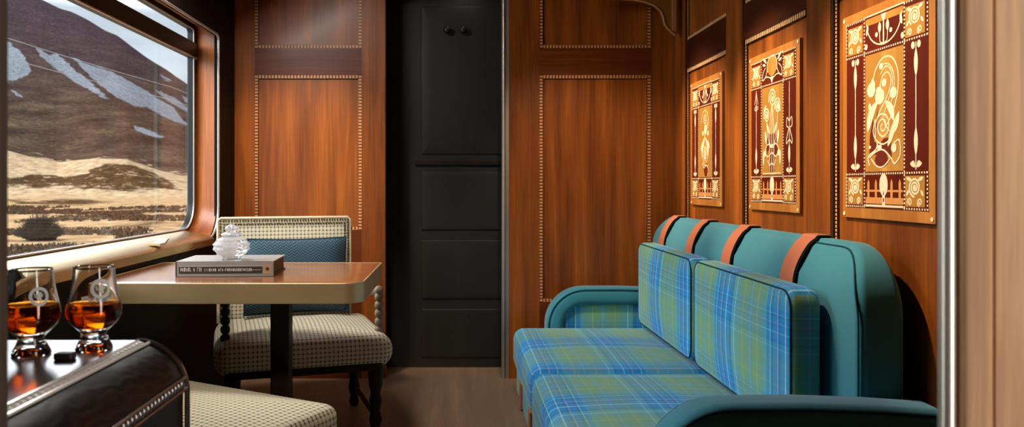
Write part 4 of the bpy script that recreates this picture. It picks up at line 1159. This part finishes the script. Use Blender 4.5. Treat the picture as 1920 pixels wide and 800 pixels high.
# pale overcast, plus a bright band added above view to light sofa and cabinet
base = ramp_w(sp.outputs[2], [(0, (.74, .84, .92)), (.10, (.80, .90, .98)), (.24, (.74, .86, .98)), (.5, (.62, .70, .80)), (1, (.55, .62, .72))])
fill_band = ramp_w(sp.outputs[2], [(.205, (0, 0, 0)), (.28, (1, 1, 1)), (.58, (1, 1, 1)), (.75, (0, 0, 0))])
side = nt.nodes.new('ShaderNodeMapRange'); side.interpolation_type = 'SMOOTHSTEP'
side.inputs[1].default_value = -.12; side.inputs[2].default_value = -.50; side.inputs[3].default_value = 0; side.inputs[4].default_value = FILL_BAND
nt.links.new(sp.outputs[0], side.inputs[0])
sc1 = nt.nodes.new('ShaderNodeVectorMath'); sc1.operation = 'SCALE'; nt.links.new(fill_band, sc1.inputs[0]); nt.links.new(side.outputs[0], sc1.inputs['Scale'])
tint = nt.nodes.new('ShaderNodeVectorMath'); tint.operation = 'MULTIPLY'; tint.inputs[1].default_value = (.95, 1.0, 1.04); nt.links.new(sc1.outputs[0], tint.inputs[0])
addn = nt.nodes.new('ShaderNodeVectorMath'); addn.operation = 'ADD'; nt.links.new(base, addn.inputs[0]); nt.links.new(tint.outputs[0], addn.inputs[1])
nz = nt.nodes.new('ShaderNodeTexNoise'); nz.inputs['Scale'].default_value = 5; nz.inputs['Detail'].default_value = 5
mp = nt.nodes.new('ShaderNodeMapping'); mp.inputs['Scale'].default_value = (1, 1, 3.5); nt.links.new(tc.outputs['Generated'], mp.inputs[0]); nt.links.new(mp.outputs[0], nz.inputs['Vector'])
mr = nt.nodes.new('ShaderNodeMapRange'); mr.inputs[1].default_value = .35; mr.inputs[2].default_value = .65; mr.inputs[3].default_value = .80; mr.inputs[4].default_value = 1.12
nt.links.new(nz.outputs[0], mr.inputs[0])
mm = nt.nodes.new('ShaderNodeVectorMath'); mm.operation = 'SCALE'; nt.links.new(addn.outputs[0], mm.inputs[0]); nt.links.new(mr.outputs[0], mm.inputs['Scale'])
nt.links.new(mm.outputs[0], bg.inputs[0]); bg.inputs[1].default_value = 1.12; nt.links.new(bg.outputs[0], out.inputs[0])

def light(name, typ, loc, energy, col=(1, 1, 1), target=None, **kw):
    L = bpy.data.lights.new(name, typ); L.energy = energy; L.color = col
    for k_, v in kw.items(): setattr(L, k_, v)
    o = bpy.data.objects.new(name, L); C.objects.link(o); o.location = loc
    if target is not None: o.rotation_euler = (Vector(target)-Vector(loc)).to_track_quat('-Z', 'Y').to_euler()
    return o
WARM = (1.0, .80, .56); SOFT = (1.0, .90, .76)
light('sun', 'SUN', (200, -200, 300), .9, (1, .96, .9), (200-120, -200+130, 300-95), angle=.03)
# picture spots in the ceiling for the three inlaid panels
for y in (3.70, 2.92, 2.16):
    light('picture_spot', 'SPOT', (.15, y+.32, 2.25), 150, WARM, (1.2, y, 1.22), spot_size=math.radians(38), spot_blend=.6, shadow_soft_size=.04)
# ceiling downlights and unseen added fills
light('ceiling_spot', 'SPOT', (-.95, 3.0, 2.28), 95, WARM, (-.8, 4.2, 1.0), spot_size=math.radians(46), spot_blend=.8, shadow_soft_size=.05)
light('ceiling_spot', 'SPOT', (.3, 3.0, 2.28), 70, WARM, (.75, 4.2, .85), spot_size=math.radians(52), spot_blend=.8, shadow_soft_size=.05)
light('ceiling_spot', 'SPOT', (-.55, .95, 2.28), 110, SOFT, (-.72, 2.75, .66), spot_size=math.radians(40), spot_blend=.7, shadow_soft_size=.08)  # unseen spot added to brighten the table band and armchair
light('ceiling_lamp', 'AREA', (-.75, 3.0, 2.30), 52, (1, .96, .91), (.35, 2.9, .4), shape='RECTANGLE', size=.3, size_y=1.4)  # unseen area light added to boost the window light on the sofa
light('lobby_lamp', 'AREA', (1.15, .0, 1.25), 24, (1, .93, .84), (.40, .62, 1.15), shape='RECTANGLE', size=.45, size_y=1.9)  # unseen tall light added to brighten the chrome strip and right jamb
light('lobby_lamp', 'AREA', (-1.19, .30, 1.25), 9, (1, .95, .88), (.40, .60, 1.2), shape='RECTANGLE', size=.22, size_y=1.9)  # unseen tall light added for the left half of the chrome strip
light('lobby_lamp', 'SPOT', (-.45, -.25, 2.2), 14, SOFT, (-.40, .62, 1.0), spot_size=math.radians(50), spot_blend=.5, shadow_soft_size=.05)
light('vestibule_lamp', 'AREA', (.05, 4.33, 2.28), .25, SOFT, (.05, 4.33, 0), shape='DISK', size=.1)

# ------------------------------------------------------------------ camera
cam = bpy.data.cameras.new('camera'); co = bpy.data.objects.new('camera', cam); C.objects.link(co)
co.location = (0, 0, H); co.rotation_euler = (PI/2, 0, 0)
cam.sensor_width = 36; cam.lens = 36*F/1920; cam.shift_x = (960-CX)/1920; cam.shift_y = -(400-CY)/1920
cam.clip_start = .05; cam.clip_end = 3000
cam.dof.use_dof = True; cam.dof.focus_distance = 2.6; cam.dof.aperture_fstop = 7.0
sc.camera = co
sc.view_settings.view_transform = 'Standard'; sc.view_settings.look = 'None'; sc.view_settings.gamma = 1.0
sc.view_settings.use_curve_mapping = False; sc.view_settings.exposure = 0.0
sc.cycles.use_denoising = True; sc.cycles.max_bounces = 10; sc.cycles.diffuse_bounces = 4; sc.cycles.glossy_bounces = 4
sc.cycles.transmission_bounces = 10; sc.cycles.transparent_max_bounces = 8; sc.cycles.sample_clamp_indirect = 6.0
